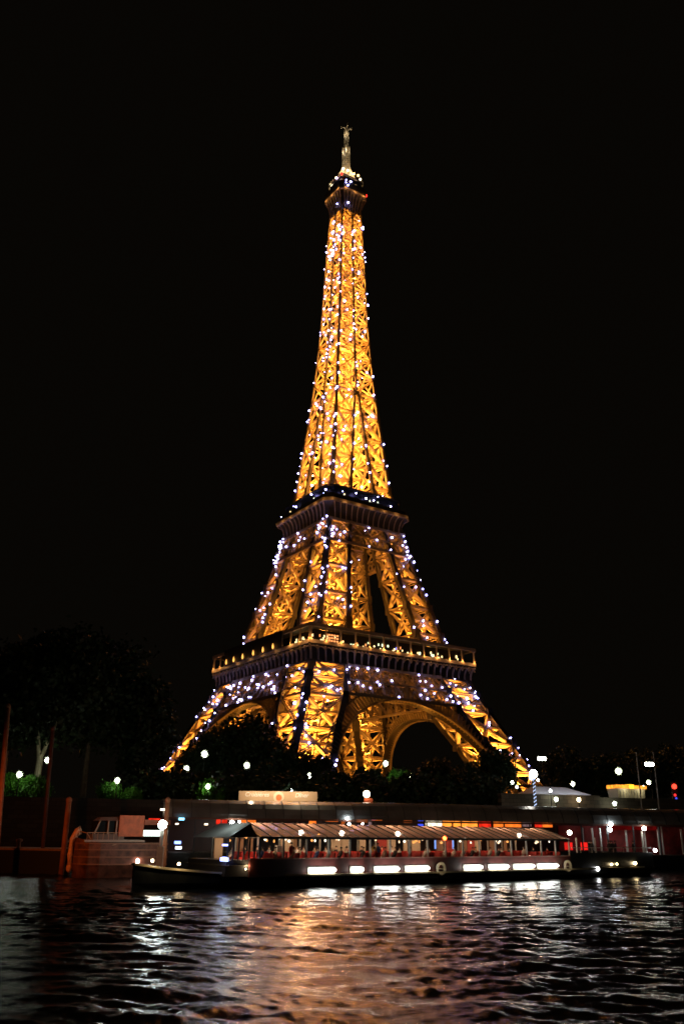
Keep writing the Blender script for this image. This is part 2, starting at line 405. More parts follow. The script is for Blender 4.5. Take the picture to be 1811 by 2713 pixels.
# small machine platform half way up
g = G()
for z, r in ((193, 6.9), (194.6, 6.6)):
    for s in (-1, 1):
        g.span((-r, s * r - .5, z), (r, s * r + .5, z + .35)); g.span((s * r - .5, -r + .52, z + .02), (s * r + .5, r - .52, z + .37))
g.span((-5, -5, 192.4), (5, 5, 192.6))
g.build('relay_platform', IRON, UB)
for sx, sy in ((-1, -1), (1, -1), (-1, 1), (1, 1)):
    for kx, ky in ((1, 1), (1, 0), (0, 1)):
        top = 268 if kx and ky else 170
        lv = LEV_UP[1:] + (LEV_TOP[1:] if kx and ky else [])
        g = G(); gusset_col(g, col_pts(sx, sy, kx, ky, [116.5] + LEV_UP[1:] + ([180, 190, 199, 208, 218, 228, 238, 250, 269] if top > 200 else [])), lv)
        g.build('corner_column', IRON_SHADE, UB)
for k in range(4):
    g = G(); prev = None
    for z in [170, 180, 190, 200, 210, 220, 230, 240, 250, 260, 269]:
        w = W(z) - CW(z) / 2; p = [(0, -w, z), (w, 0, z), (0, w, z), (-w, 0, z)][k]
        if prev: g.beam(prev, p, .75, .7, (1, 0, 0))
        prev = p; g.box(p, (1.0, 1.0, 1.4))
    g.build('centre_column', IRON_SHADE, UB)
for z in (124.5, 129, 135, 140, 147, 154, 161, 168):
    for sx, sy in ((-1, -1), (1, -1), (-1, 1), (1, 1)):
        c = (W(z) + I(z)) / 2; lamp('floodlight', (sx * c, sy * c, z), 3200 * GAIN, SODIUM, .2, TW)
for i, z in enumerate(np.arange(172, 267, 4.6)):
    r = W(z) * .62; a = i * 1.5708 + .785
    for q in (0, 1):
        lamp('floodlight', (r * math.cos(a + q * math.pi), r * math.sin(a + q * math.pi), z), 2050 * GAIN * (W(z) / 8), SODIUM, .15, TW)

# added lamps without fittings, outside the faces, to brighten the outer lattice
for sx, sy in ((-1, -1), (1, -1), (-1, 1), (1, 1)):
    for z, pw in ((64, 1.8), (75, 1.8), (85, 1.2), (124, 1.7), (133, 1.7), (144, 1.6), (155, 1.5), (165, 1.2)):
        c = (W(z) + I(z)) / 2; o_ = W(z) + .28 * (W(z) - I(z)) + .4
        lamp('floodlight', (sx * c, sy * o_, z), pw * 130 * GAIN, SODIUM, .2, TW); lamp('floodlight', (sx * o_, sy * c, z), pw * 130 * GAIN, SODIUM, .2, TW)
for z in np.arange(174, 262, 8.2):
    for k in range(4):
        for s_ in (-1, 1):
            w = W(z); p = [(s_ * w * .5, -w - 1.9, z), (w + 1.9, s_ * w * .5, z), (-s_ * w * .5, w + 1.9, z), (-w - 1.9, -s_ * w * .5, z)][k]
            lamp('floodlight', p, 75 * GAIN, SODIUM, .15, TW)
# arches between the legs
def face_map(k):
    def f(x, z, out=0.0):
        w = W(z) + out
        return [np.array((x, -w, z)), np.array((w, x, z)), np.array((-x, w, z)), np.array((-w, -x, z))][k]
    return f
NRM = [(0, -1, 0), (1, 0, 0), (0, 1, 0), (-1, 0, 0)]
for k in range(4):
    f = face_map(k); g = G(); g2 = G(); n = NRM[k]; zc, r1, r2 = 5.3, 36.3, 40.3
    th = np.linspace(math.radians(26), math.radians(154), 61)
    pr = None
    for i, t in enumerate(th):
        a = (r1 * math.cos(t), zc + r1 * math.sin(t)); b = (r2 * math.cos(t), zc + r2 * math.sin(t))
        cur = (f(a[0], a[1], -.6), f(b[0], b[1], -.6))
        if pr is not None:
            g.beam(pr[0], cur[0], .5, 1.1, n); g2.beam(pr[0] - np.array(n) * 2.3, cur[0] - np.array(n) * 2.3, .4, 3.2, n); g.beam(pr[1], cur[1], .4, .7, n)
        g.beam(f(a[0], a[1], -.9), f(b[0], b[1], -.9), .34, 1.9, n)
        pr = cur
    A = g.build('arch', IRON, TW); g2.build('soffit', IRON_SHADE, A)
    # spandrel lattice and the belt above the arch
    g = G()
    x1 = 18.5
    zb, zt = 41.8, 51.8
    g.beam(f(-24, zb), f(24, zb), .9, 1.0, n); g.beam(f(-20, zt), f(20, zt), 1.0, 1.2, n); g.beam(f(-22, 46.8), f(22, 46.8), .5, .7, n)
    N = 9
    for i in range(N):
        xa, xb = -22 + 44 * i / N, -22 + 44 * (i + 1) / N; s = .9
        for (za, zz) in ((zb, 46.8), (46.8, zt)):
            g.truss(f(xa, za), f(xb * (.93 if zz > 50 else 1), zz), n, .5, .5, .12, 1.3); g.truss(f(xb, za), f(xa * (.93 if zz > 50 else 1), zz), n, .5, .5, .12, 1.3)
        g.beam(f(xa, zb), f(xa * .93, zt), .35, .6, n)
    for s in (-1, 1):      # verticals down to the arch
        for x in np.arange(12, 31, 2.4):
            z = zc + math.sqrt(max(0, r2 * r2 - x * x)); zt2 = min(zb, 41.8)
            if z < zt2 - .8 and x < I(z) + 1.5:
                g.beam(f(s * x, z, -.6), f(s * min(x, 23), zt2, -.6), .25, .5, n); g.beam(f(s * x, z, -.6), f(s * min(x + 2.4, 24), zt2, -.6), .2, .4, n)
    g.build('belt_truss', IRON, TW)
    # inner rear lattice girder of the belt
    g = G(); d = 12.0
    def fi(x, z): p = f(x, z); return p - np.array(n) * d
    for i in range(8):
        xa, xb = -20 + 5 * i, -15 + 5 * i
        g.truss(fi(xa, 43), fi(xb, 52), n, .6, .6, .14, 1.4); g.truss(fi(xb, 43), fi(xa, 52), n, .6, .6, .14, 1.4)
    g.beam(fi(-22, 43), fi(22, 43), .8, .8, n); g.beam(fi(-22, 52), fi(22, 52), .8, .8, n)
    g.build('inner_girder', IRON, TW)
    # belt below the second platform
    g = G()
    for z, h in ((100, .9), (104.2, .5), (109, 1.0)): g.beam(f(-W(z), z), f(W(z), z), h, .9, n)
    for (za, zz, N) in ((100, 104.2, 16), (104.2, 109, 7)):
        for i in range(N):
            wa, wz = W(za), W(zz)
            xa, xb = -1 + 2 * i / N, -1 + 2 * (i + 1) / N
            g.truss(f(xa * wa, za), f(xb * wz, zz), n, .4, .5, .12, 1.2); g.truss(f(xb * wa, za), f(xa * wz, zz), n, .4, .5, .12, 1.2)
    g.build('belt_truss', IRON, TW)
    # the solid back of the belts seen from below: leg to leg floor beams of the second platform
for z in (50, 105):
    lamp('floodlight', (0, 0, z), 250 * GAIN, SODIUM, .3, TW)
for k in range(4):
    n = np.array(NRM[k])
    for x in (-12, 12):
        w = W(38) - 7; p = [(x, -w, 35), (w, x, 35), (-x, w, 35), (-w, -x, 35)][k]
        lamp('floodlight', p, 550 * GAIN, SODIUM, .2, TW)

def octo(h, c, z):
    return [(h, -h + c, z), (h, h - c, z), (h - c, h, z), (-h + c, h, z), (-h, h - c, z), (-h, -h + c, z), (-h + c, -h, z), (h - c, -h, z)]
def ring(g, h0, h1, c, z0, z1, mi=0):   # hollow square band
    g.loft([octo(h0, c, z0), octo(h0, c, z1), octo(h1, c * .6, z1), octo(h1, c * .6, z0), octo(h0, c, z0)], mi, caps=False)
def along(h, x, k, z):
    return [np.array((x, -h, z)), np.array((h, x, z)), np.array((-x, h, z)), np.array((-h, -x, z))][k]
# --- first platform
FP = empty('first_platform'); FP.parent = TW
g = G(); ring(g, 35.0, 11, .02, 56.6, 57.1); g.build('floor', IRON_SHADE, FP)
g = G(); ring(g, 35.5, 34.6, .02, 57.12, 58.3); g.build('deck_edge', IRON, FP)
g = G()
for k in range(4):
    n = NRM[k]; N = 24
    for i in range(N + 1):
        x = -1 + 2 * i / N; pv = None
        for q in np.linspace(0, 1, 7):
            h = 33.9 + 1.4 * (1 - math.cos(q * math.pi / 2)); z = 52.2 + 4.3 * math.sin(q * math.pi / 2)
            p = along(h, x * h, k, z)
            if pv is not None: g.beam(pv, p, .34, .7, n)
            pv = p
        if i < N:
            xm = x + 1 / N
            for q in range(6):     # little arches between the brackets
                t0, t1 = math.pi * q / 6, math.pi * (q + 1) / 6
                hw = 35.0 / N
                a = along(35.1, (xm * 35.1) + hw * math.cos(t0), k, 55.1 + 1.2 * math.sin(t0)); b = along(35.1, (xm * 35.1) + hw * math.cos(t1), k, 55.1 + 1.2 * math.sin(t1))
                g.beam(a, b, .22, .35, n)
g.build('corbel_brackets', IRON, FP)
g = G(); ring(g, 33.6, 33.0, .02, 52.0, 56.5); ring(g, 34.2, 33.62, .02, 51.6, 52.3); g.build('frieze', IRON_SHADE, FP)
g = G(); ring(g, 35.4, 30.4, .02, 62.9, 63.15); g.build('gallery_roof', IRON_SHADE, FP)
g = G(); ring(g, 35.6, 35.1, .02, 62.6, 63.7); g.build('roof_beam', IRON, FP)
posts = []
for k in range(4):
    for i in range(13):
        x = -35 + 70 * i / 12
        if k == 3 and 3 < i < 10: continue
        if i == 12 and not False: pass
        p = along(35.15, x * .995, k, 58.3)
        g = G(); g.box((p[0], p[1], 60.45), (.42, .42, 4.28)); g.box((p[0], p[1], 58.7), (.62, .62, .7)); g.box((p[0], p[1], 62.3), (.62, .62, .3))
        g.build('post', IRON, FP)
        if k in (0, 3):
            q = along(36.0, x, k, 58.5); lamp('post_lamp', q, 150, (1, .42, .10), .08, TW)
g = G()
for k in range(4):
    for (a, b) in (((-31.0), (31.0)),):
        p0 = along(31, a, k, 57.2); p1 = along(31, b, k, 62.8); g.span((min(p0[0], p1[0]) - .1, min(p0[1], p1[1]) - .1, 57.2), (max(p0[0], p1[0]) + .1, max(p0[1], p1[1]) + .1, 62.8))
g.build('restaurant_wall', mat('dark_glazing', (.03, .028, .025), .2), FP)
# lit windows and lamps inside the gallery: small panes on the set back wall
WARM = emis('warm_window', (1, .72, .30), 2.6, sample=False); GREENW = emis('pale_window', (.85, .95, .55), 2.2, sample=False); REDW = emis('red_orange_window', (1, .33, .10), 1.6, sample=False); BLUEW = emis('blue_lamp', (.15, .2, 1), 3, sample=False)
for k in (0, 3):
    for i in range(46 if k == 0 else 22):
        x = random.uniform(-33, 33) if k == 0 else random.uniform(-33, -14)
        if k == 3: x = -x
        g = G(); z = random.choice((59.3, 60.0, 60.8)); p = along(31.35, min(max(x, -30.5), 30.5), k, z); s = random.uniform(.25, .55)
        g.box(p, (s if k == 0 else .2, .2 if k == 0 else s, random.uniform(.5, 1.0)))
        g.build('window', random.choice((WARM, WARM, GREENW, REDW)), FP)
g = G()
for i in range(3):
    for j in range(5): g.box(along(31.4, -26.5 + j * 1.1, 0, 59.6 + i * .95), (.7, .2, .5))
g.build('window', REDW, FP)
g = G(); g.box(along(31.4, 2.5, 0, 60.4), (.5, .2, .7)); g.build('window', BLUEW, FP)
# dark cladding over the middle of the left gallery, small flame lamps at its foot
g = G(); g.span((-36.3, -19, 58.0), (-35.7, 24, 63.9)); g.span((-35.69, -19, 63.3), (-31, 24, 63.9)); g.build('cladding', mat('dark_cladding', (.05, .042, .036), .8, 0, .2, .6), FP)
for y in (-14, -7, 0, 8, 15, 21):
    g = G(); g.lathe((-36.8, y, 58.2), [(.05, 0), (.35, .5), (.28, 1.2), (.05, 2.0)], 8); g.build('flame_lamp', emis('flame_lamp_glow', (1, .42, .08), 2.2, sample=False), FP)
# --- second platform
SP = empty('second_platform'); SP.parent = TW
g = G()
prof = []
for q in np.linspace(0, 1, 7):
    h = 17.4 + 2.3 * (1 - math.cos(q * math.pi / 2)); z = 109.2 + 6.2 * math.sin(q * math.pi / 2); prof.append((h, z))
g.loft([octo(h, 2.2 + .4 * i / 6, z) for i, (h, z) in enumerate(prof)], 0, caps=False)
g.build('corbel', IRON_SHADE, SP)
g = G()
for k in range(4):
    for i in range(13):
        x = -.85 + 1.7 * i / 12; pv = None
        for h, z in prof:
            p = along(h + .18, x * h, k, z)
            if pv is not None: g.beam(pv, p, .22, .5, NRM[k])
            pv = p
ring(g, 19.75, 19.45, 2.6, 115.2, 115.4); ring(g, 17.7, 17.4, 2.2, 109.0, 109.3); g.build('corbel_brackets', IRON, SP)
g = G(); ring(g, 20.1, 19.4, 2.7, 115.42, 116.5); g.build('rim', IRON, SP)
g = G(); ring(g, 19.3, 5.5, 2.4, 115.6, 116.0); g.build('floor', IRON_SHADE, SP)
g = G(); ring(g, 19.2, 19.05, 2.5, 116.55, 118.6); g.build('parapet', mat('mesh_screen', (.03, .032, .03), .5), SP)
g = G(); ring(g, 17.2, 9, 2.4, 116.3, 122.6); ring(g, 17.9, 16.9, 2.5, 122.62, 123.0); g.build('pavilion', mat('pavilion_dark', (.035, .034, .03), .35), SP)
for k in (0, 3):
    for i in range(26):
        x = random.uniform(-13.5, 13.5); z = random.uniform(117.2, 120.2)
        g = G(); p = along(17.32, x, k, z); g.box(p, (.35 if k == 0 else .15, .15 if k == 0 else .35, random.uniform(.4, .8)))
        g.build('window', random.choice((WARM, GREENW, GREENW)), SP)
for k in (0, 3):
    for i in range(7):
        p = along(20.9, -18 + 6 * i, k, 115.2); lamp('rim_lamp', p, 60, (1, .46, .13), .1, TW)
for k in (0, 3):
    for i in range(8):
        p = along(36.7, -33 + 66 * i / 7, k, 57.6); lamp('rim_lamp', p, 45, (1, .5, .18), .1, TW)

# --- summit
SM = empty('summit_cabin', (0, 0, 2.2)); SM.parent = TW
for k in (0, 3):
    for x in (-5, 0, 5): lamp('rim_lamp', along(8.5, x, k, 275.1), 110, (1, .46, .13), .1, TW)
g = G()
sp = [(5.3, 263), (5.5, 266), (6.1, 269.5), (7.2, 272.6)]
g.loft([octo(h, 1.3 + .2 * i, z) for i, (h, z) in enumerate(sp)], 0, caps=False)
g.build('corbel', IRON_SHADE, SM)
g = G()
for k in range(4):
    for i in range(7):
        x = -.8 + 1.6 * i / 6; pv = None
        for h, z in sp:
            p = along(h + .12, x * h, k, z)
            if pv is not None: g.beam(pv, p, .22, .4, NRM[k])
            pv = p
ring(g, 7.3, 7.0, 1.7, 272.4, 272.58); g.build('corbel_brackets', IRON, SM)
g = G(); ring(g, 7.6, 6.9, 1.7, 272.6, 273.8); g.build('rim', IRON, SM)
g = G(); g.loft([octo(7.55, 1.7, 273.82), octo(7.55, 1.7, 277.6), octo(7.2, 1.6, 278.2), octo(6.1, 1.5, 278.3), octo(6.0, 1.5, 281.6)], 0); g.build('cabin', mat('cabin_dark', (.02, .02, .02), .5), SM)
g = G(); ring(g, 6.5, 6.1, 1.5, 281.7, 282.3)
for k in range(4):
    for i in range(7): g.beam(along(6.3, -5 + i * 10 / 6, k, 282.3), along(6.3, -5 + i * 10 / 6, k, 284), .12, .12)
g.build('upper_railing', IRON, SM)
g = G(); g.loft([octo(3.6, .9, 281.6), octo(3.5, .9, 285.5), octo(2.9, .8, 288), octo(2.0, .6, 291), octo(1.5, .4, 294)], 0)
for a in range(8):
    g.beam((5.6 * math.cos(a * .785), 5.6 * math.sin(a * .785), 282), (2 * math.cos(a * .785), 2 * math.sin(a * .785), 292), .35, .35)
g.build('dome', mat('dome_paint', (.45, .38, .28), .5), SM)
for i, (x, y, z) in enumerate(((-4.6, -4.6, 286.5), (-5.2, .5, 284.6), (4.8, -4.8, 285), (1, -5.2, 286), (-2.5, -5.2, 286.2), (5.3, 0, 285.5), (-5.2, 4.6, 283.6), (3.4, -5.2, 286.2))):
    g = G(); g.ball((x, y, z), .55 if i != 6 else .7, n=8); g.build('lantern', emis('lantern_glow_%d' % (i % 2), ((1, .8, .5), (1, .62, .2))[i % 2], 6, sample=False), SM)
    lamp('lantern_lamp', (x * 1.06, y * 1.06, z + 3.2), 500, ((1, .72, .38), (1, .55, .2))[i % 2], .1, TW)
for x, y, z in ((-7.0, -7.0, 280.4), (8.0, -5.2, 276.6)):
    g = G(); g.ball((x, y, z), .5, n=8, sz=1.6); g.build('beacon', emis('red_beacon', (1, .03, .02), 3.0, sample=False), SM)
# antenna
AN = G()
def lat_mast(g, r0, r1, z0, z1, step, t):
    zs = np.arange(z0, z1 + .01, step)
    for a, b in zip(zs[:-1], zs[1:]):
        ra = r0 + (r1 - r0) * (a - z0) / (z1 - z0); rb = r0 + (r1 - r0) * (b - z0) / (z1 - z0)
        c0 = [(-ra, -ra), (ra, -ra), (ra, ra), (-ra, ra)]; c1 = [(-rb, -rb), (rb, -rb), (rb, rb), (-rb, rb)]
        for k in range(4):
            g.beam((*c0[k], a), (*c1[k], b), t * 2, t * 2); g.beam((*c0[k], a), (*c1[(k + 1) % 4], b), t, t * 1.5); g.beam((*c0[k], a), (*c0[(k + 1) % 4], a), t, t)
lat_mast(AN, 1.15, 1.1, 292, 307.6, 1.3, .26); lat_mast(AN, .62, .55, 307.6, 320.4, 1.2, .2)
AN.box((0, 0, 300), (.9, .9, 15)); AN.box((0, 0, 314), (.42, .42, 13))
for a in (0.0, math.pi / 2):
    AN.box((0, 0, 319.6), (5.4, .35, .35), rz=a - YAW + .2)
    for s in (-1, 1):
        AN.box((2.55 * s * math.cos(a - YAW + .2), 2.55 * s * math.sin(a - YAW + .2), 319.6), (.35, .35, 1.9))
AN.box((0, 0, 321.2), (.3, .3, 2.2))
AN.build('antenna', mat('antenna_paint', (.55, .5, .4), .5), TW)
for a in range(4):
    lamp('mast_lamp', (4.6 * math.cos(a * 1.57 + .3), 4.6 * math.sin(a * 1.57 + .3), 291.5), 800, (1, .76, .45), .1, TW)
    lamp('mast_lamp', (2.4 * math.cos(a * 1.57 + 1), 2.4 * math.sin(a * 1.57 + 1), 315), 170, (1, .76, .45), .08, TW)
    lamp('mast_lamp', (2.6 * math.cos(a * 1.57 + 1), 2.6 * math.sin(a * 1.57 + 1), 304.5), 260, (1, .76, .45), .08, TW)

# --- sparkling flash bulbs
bulbs = []
def face_pt(k, x, z, out): return face_map(k)(x, z, out)
def add_b(k, x, z, out=.3):
    x = max(-W(z) + .15, min(W(z) - .15, x)); bulbs.append(tuple(face_pt(k, x, z, out)))
R = random.Random(11)
for k, cnt in ((0, 58), (3, 92), (1, 26), (2, 20)):          # upper shaft
    for i in range(cnt):
        z = R.uniform(123, 262) if R.random() < .45 else R.uniform(175, 260)
        w = W(z); x = R.choice((-w, w, 0, I(z), -I(z)) + tuple(R.uniform(-w, w) for _ in range(8))) + R.uniform(-.5, .5)
        add_b(k, x, z)
for k in (0, 3, 1, 2):                                       # around second platform belt
    for i in range({0: 26, 3: 34, 1: 6, 2: 5}[k]):
        z = R.uniform(99, 110); w = W(z)
        x = R.choice((R.uniform(-w, w), -w + R.uniform(0, 6) if k == 0 else w - R.uniform(0, 7), w - R.uniform(0, 4) if k == 0 else -w + R.uniform(0, 4)))
        add_b(k, x, z, .6)
for k in (0, 3):
    for i in range(9): bulbs.append(tuple(along(18.5, R.uniform(-17, 17), k, R.uniform(117, 122.5))))
for sx, sy in ((-1, -1), (1, -1), (-1, 1)):                  # middle legs
    for k, s in ((0, sx), (3, -sy), (1, sy), (2, -sx)):
        if (k == 0 and sy > 0) or (k == 3 and sx > 0) or (k == 1 and sx < 0) or (k == 2 and sy < 0): continue
        for i in range(16 if k in (0, 3) else 7):
            z = R.uniform(66, 99); lo, hi = I(z), W(z); add_b(k, s * R.choice((hi, lo) + tuple(R.uniform(lo, hi) for _ in range(4))), z)
for k in (0, 3):                                             # belt above the arches
    for i in range(48 if k == 0 else 50):
        z = R.uniform(42, 52); w = W(z) - 1
        x = R.uniform(-w, w) if R.random() < .82 else (R.uniform(w - 9, w) if k == 0 else R.uniform(-8, 20)); add_b(k, x, z, .6)
for sx, sy in ((-1, -1), (1, -1), (-1, 1)):                  # lower legs
    for k, s in ((0, sx), (3, -sy), (1, sy)):
        if (k == 0 and sy > 0) or (k == 3 and sx > 0) or (k == 1 and sx < 0): continue
        for i in range(12 if k != 1 else 6):
            z = R.uniform(18, 41); lo, hi = I(z), W(z); add_b(k, s * R.choice((hi, lo) + tuple(R.uniform(lo, hi) for _ in range(4))), z)
for k, cnt in ((0, 34), (3, 36)):
    for i in range(cnt):
        z = R.uniform(121, 176); w = W(z); add_b(k, R.choice((-w, w, I(z), -I(z)) + tuple(R.uniform(-w, w) for _ in range(6))), z)
for k, x, z in ((0, -6, 278), (0, -5, 279.5), (0, -4, 277), (0, -2.5, 279.8), (0, -3, 268.5), (3, 3, 268.5), (3, 4, 282)): add_b(k, x, z, 2.6 if z > 275 else 1.2)
cloc = np.array((-174.8, -262.5, 0))
bulbs.sort(key=lambda b: np.linalg.norm(np.array(b) - cloc))
g = G(); g.ball((0, 0, 0), .27, n=7); b0 = g.build('flash_bulb', SPARK, TW, True); b0.location = bulbs[0]
for b in bulbs[1:100]:
    c = b0.copy(); COL.objects.link(c); c.parent = TW; c.location = b; k_ = R.uniform(.6, 1.25); c.scale = (k_, k_, k_)
g = G()
for b in bulbs[100:]: g.ball(b, R.uniform(.14, .38), n=6)
tag(g.build('flash_bulbs', SPARK, TW, True), kind='stuff')

# ================================================================== TREES
LEAF = bpy.data.materials.new('leaves'); LEAF.use_nodes = True
t = LEAF.node_tree; b = t.nodes['Principled BSDF']; b.inputs['Roughness'].default_value = .6
oi = t.nodes.new('ShaderNodeTexCoord'); nz = t.nodes.new('ShaderNodeTexNoise'); nz.inputs['Scale'].default_value = .9; nz.inputs['Detail'].default_value = 3
cr = t.nodes.new('ShaderNodeValToRGB'); cr.color_ramp.elements[0].color = (.006, .014, .004, 1); cr.color_ramp.elements[1].color = (.034, .066, .012, 1)
t.links.new(oi.outputs['Object'], nz.inputs['Vector']); t.links.new(nz.outputs['Fac'], cr.inputs['Fac']); t.links.new(cr.outputs['Color'], b.inputs['Base Color'])
BARK = mat('bark', (.16, .14, .09), .9, 0, .4, 1.5, bump=.5)
def crown_mesh(seed, rx, rz, zc, ncl, nl, size, flat=1.0):
    r = np.random.default_rng(seed); V = []; F = []
    d = r.normal(size=(ncl, 3)); d /= np.linalg.norm(d, axis=1)[:, None]; rad = r.random(ncl) ** .45
    C = d * rad[:, None] * np.array([rx, rx, rz]) * .86 + np.array([0, 0, zc])
    C[:, 2] = np.maximum(C[:, 2], zc - rz * .8)
    for c in C:
        cr_ = r.uniform(.13, .26) * rx
        p = c + r.normal(size=(nl, 3)) * cr_ * np.array([.62, .62, .5])
        a = r.normal(size=(nl, 3)); a /= np.linalg.norm(a, axis=1)[:, None]; q = np.cross(a, r.normal(size=(nl, 3))); q /= np.linalg.norm(q, axis=1)[:, None]
        s = size * r.uniform(.6, 1.3, nl)[:, None]
        quad = np.stack([p - a * s, p + q * s * .6, p + a * s, p - q * s * .6], 1)
        b = len(V) * 4
        V.append(quad.reshape(-1, 3))
    V = np.concatenate(V); n = len(V) // 4
    me = bpy.data.meshes.new('crown'); me.from_pydata(V.tolist(), [], np.arange(n * 4).reshape(n, 4).tolist()); me.materials.append(LEAF); me.update()
    return me
def trunk_mesh(seed, h, r0, rx, fork):
    r = random.Random(seed); g = G()
    z1 = h * fork
    g.tube([(0, 0, -.3), (.05, 0, z1 * .5), (0, .1, z1)], r0 * 1.15, 9, 0, r0 * .8)
    for k in range(5):
        a = k * 1.257 + r.uniform(-.3, .3); e = r.uniform(.4, .75) * rx; zz = h * r.uniform(.72, .9)
        g.tube([(0, .05, z1 * .96), (e * .35 * math.cos(a), e * .35 * math.sin(a), z1 + (zz - z1) * .45), (e * math.cos(a), e * math.sin(a), zz)], r0 * .55, 7, 0, .06)
    return g.build('trunk', BARK)
LEAF_LIT = LEAF.copy(); LEAF_LIT.name = 'lamplit_leaves'
for nd in LEAF_LIT.node_tree.nodes:
    if nd.type == 'VALTORGB': nd.color_ramp.elements[0].color = (.035, .15, .008, 1); nd.color_ramp.elements[1].color = (.10, .34, .015, 1)  # brighter copy of the leaves, with the lamplight put into the colour
TREE = {}
def forked_trunk():
    g = G(); g.tube([(0, 0, -.3), (.1, 0, 4), (.15, 0, 7.4)], .62, 10, 0, .45)
    g.tube([(.05, 0, 6.6), (-.5, 0, 9.5), (-.9, .2, 13), (-1.2, .3, 19)], .36, 9, 0, .12); g.tube([(.2, 0, 6.6), (1.0, 0, 9.5), (2.2, -.2, 12.5), (3.2, -.4, 18)], .32, 9, 0, .10)
    me = g.build('trunk', mat('pale_bark', (.40, .36, .22), .9, 0, .35, 1.2, bump=.4)); d = me.data; bpy.data.objects.remove(me); return d
def tree(kind, base, h, label, sx=1.0, rz=0.0, group=None, cat='tree', name='broadleaf_tree', fresh=False, fork=False):
    """tree kinds share meshes; the thing is scaled to its height"""
    spec = {'plane': (31, 10.5, 10.5, 17.5, 120, 95, .50, 27., .45, .38), 'round': (47, 7.5, 6.8, 11.0, 95, 95, .42, 17.5, .32, .24),
            'tall': (53, 6.0, 8.6, 12.0, 90, 95, .42, 20., .35, .22), 'bush': (61, 5.0, 3.2, 3.0, 70, 90, .34, 6.0, .16, .15)}[kind]
    if kind not in TREE:
        s, rx, rzz, zc, ncl, nl, size, hh, r0, fk = spec
        tm = trunk_mesh(s, hh, r0, rx, fk); TREE[kind] = (tm.data, crown_mesh(s, rx, rzz, zc, ncl, nl, size), hh)
        bpy.data.objects.remove(tm)
    tm, cm, hh = TREE[kind]
    e = empty(name, base, rz, label, cat, group); k = h / hh; e.scale = (k * sx, k * sx, k)
    for nm, me in (('trunk', tm), ('crown', cm)):
        o = bpy.data.objects.new(nm, me); COL.objects.link(o); o.parent = e
        if nm == 'crown' and fresh: o.material_slots[0].link = 'OBJECT'; o.material_slots[0].material = LEAF_LIT
        if nm == 'trunk' and fork: o.data = forked_trunk()
    return e
def tree_px(kind, u, vtop, Y, label, sx=1.0, rz=0.0, base=LAND, group=None, **kw):
    p = at(u, vtop, Y); return tree(kind, (p.x, p.y, base), p.z - base, label, sx, rz, group, **kw)
TG = 'dark trees along the embankment'
tree_px('plane', 60, 1700, 152, 'huge dark tree at the far left edge behind the orange pile', 1.0, .4, group=TG)
tree_px('plane', 150, 1668, 147, 'tallest dark tree with a pale forked trunk beside the tall lamp', 1.0, 0.0, group=TG, fork=True)
tree_px('plane', 268, 1690, 160, 'dark tree with a thin faint trunk above the moored barge', 1.0, 3.6, group=TG)
tree_px('tall', 370, 1785, 163, 'narrower dark tree at the right end of the tall left clump', 1.15, 5.1, group=TG)
tree_px('round', 668, 1893, 205, 'highest round tree in front of the left arch of the tower', 1.05, .3, group=TG)
tree_px('round', 588, 1925, 200, 'round tree beside the far left leg of the tower', .8, 1.6, group=TG)
tree_px('round', 520, 1975, 196, 'smaller round tree left of the arch behind the big bright lamp', .75, 2.9, group=TG)
tree_px('round', 735, 1975, 198, 'dark tree at the foot of the tower\'s nearest leg', 1.0, 4.1, group=TG)
tree_px('round', 820, 1990, 205, 'flat topped dark tree below the brightest lattice of the nearest leg', 1.1, 5.5, group=TG)
tree_px('tall', 905, 2050, 190, 'low dark tree between the nearest leg and the right arch', 1.3, .9, group=TG)
tree_px('tall', 980, 2025, 192, 'dark tree left of the lamp at the arch foot', 1.3, 2.4, group=TG)
tree_px('tall', 1065, 2025, 200, 'dark tree under the open right arch with green lit leaves', 1.4, .9, group=TG)
tree_px('round', 1160, 2010, 215, 'dim tree in the middle of the right arch', .95, 2.0, group=TG)
tree_px('round', 1295, 1980, 205, 'tree with orange tinted leaves in front of the right leg', 1.05, 3.3, group=TG)
tree_px('tall', 1225, 2015, 198, 'dark tree just left of the orange tinted tree', 1.2, 4.4, group=TG)
tree_px('tall', 440, 2072, 185, 'low dark tree at the foot of the far left leg', 1.5, 1.3, group=TG)
tree_px('round', 1500, 1985, 250, 'faint tree behind the white marquee', 1.0, .7, group=TG)
tree_px('round', 1600, 1995, 245, 'faint tree left of the yellow lit kiosk', 1.0, 2.7, group=TG)
tree_px('round', 1690, 1985, 250, 'faint tree behind the yellow lit kiosk', 1.1, 4.0, group=TG)
tree_px('round', 1790, 1975, 240, 'faint tree behind the red traffic signal', 1.1, 5.0, group=TG)
BGp = 'bushes lit green by the lamps'
def bush(u, v, Y, h, label, rz=0):
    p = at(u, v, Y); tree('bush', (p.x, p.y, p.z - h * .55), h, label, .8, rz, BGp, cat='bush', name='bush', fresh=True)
bush(92, 2088, 139.5, 4.2, 'green lit foliage right of the leftmost lamp', .2)
bush(28, 2078, 140.0, 3.6, 'green lit foliage left of the leftmost lamp', 1.1)
bush(288, 2098, 143.0, 3.2, 'narrow green lit foliage left of the lamp over the barge', 2.2)
bush(346, 2112, 144.5, 3.2, 'green lit foliage low right of the lamp over the barge', 3.0)
bush(565, 2098, 149.5, 4.6, 'brightest green bush under the lamp left of the beige sign', .5)
tree_px('tall', 1058, 2032, 186.5, 'green lit young tree beside the lamp under the right arch', 1.0, 1.9, group=BGp, fresh=True)
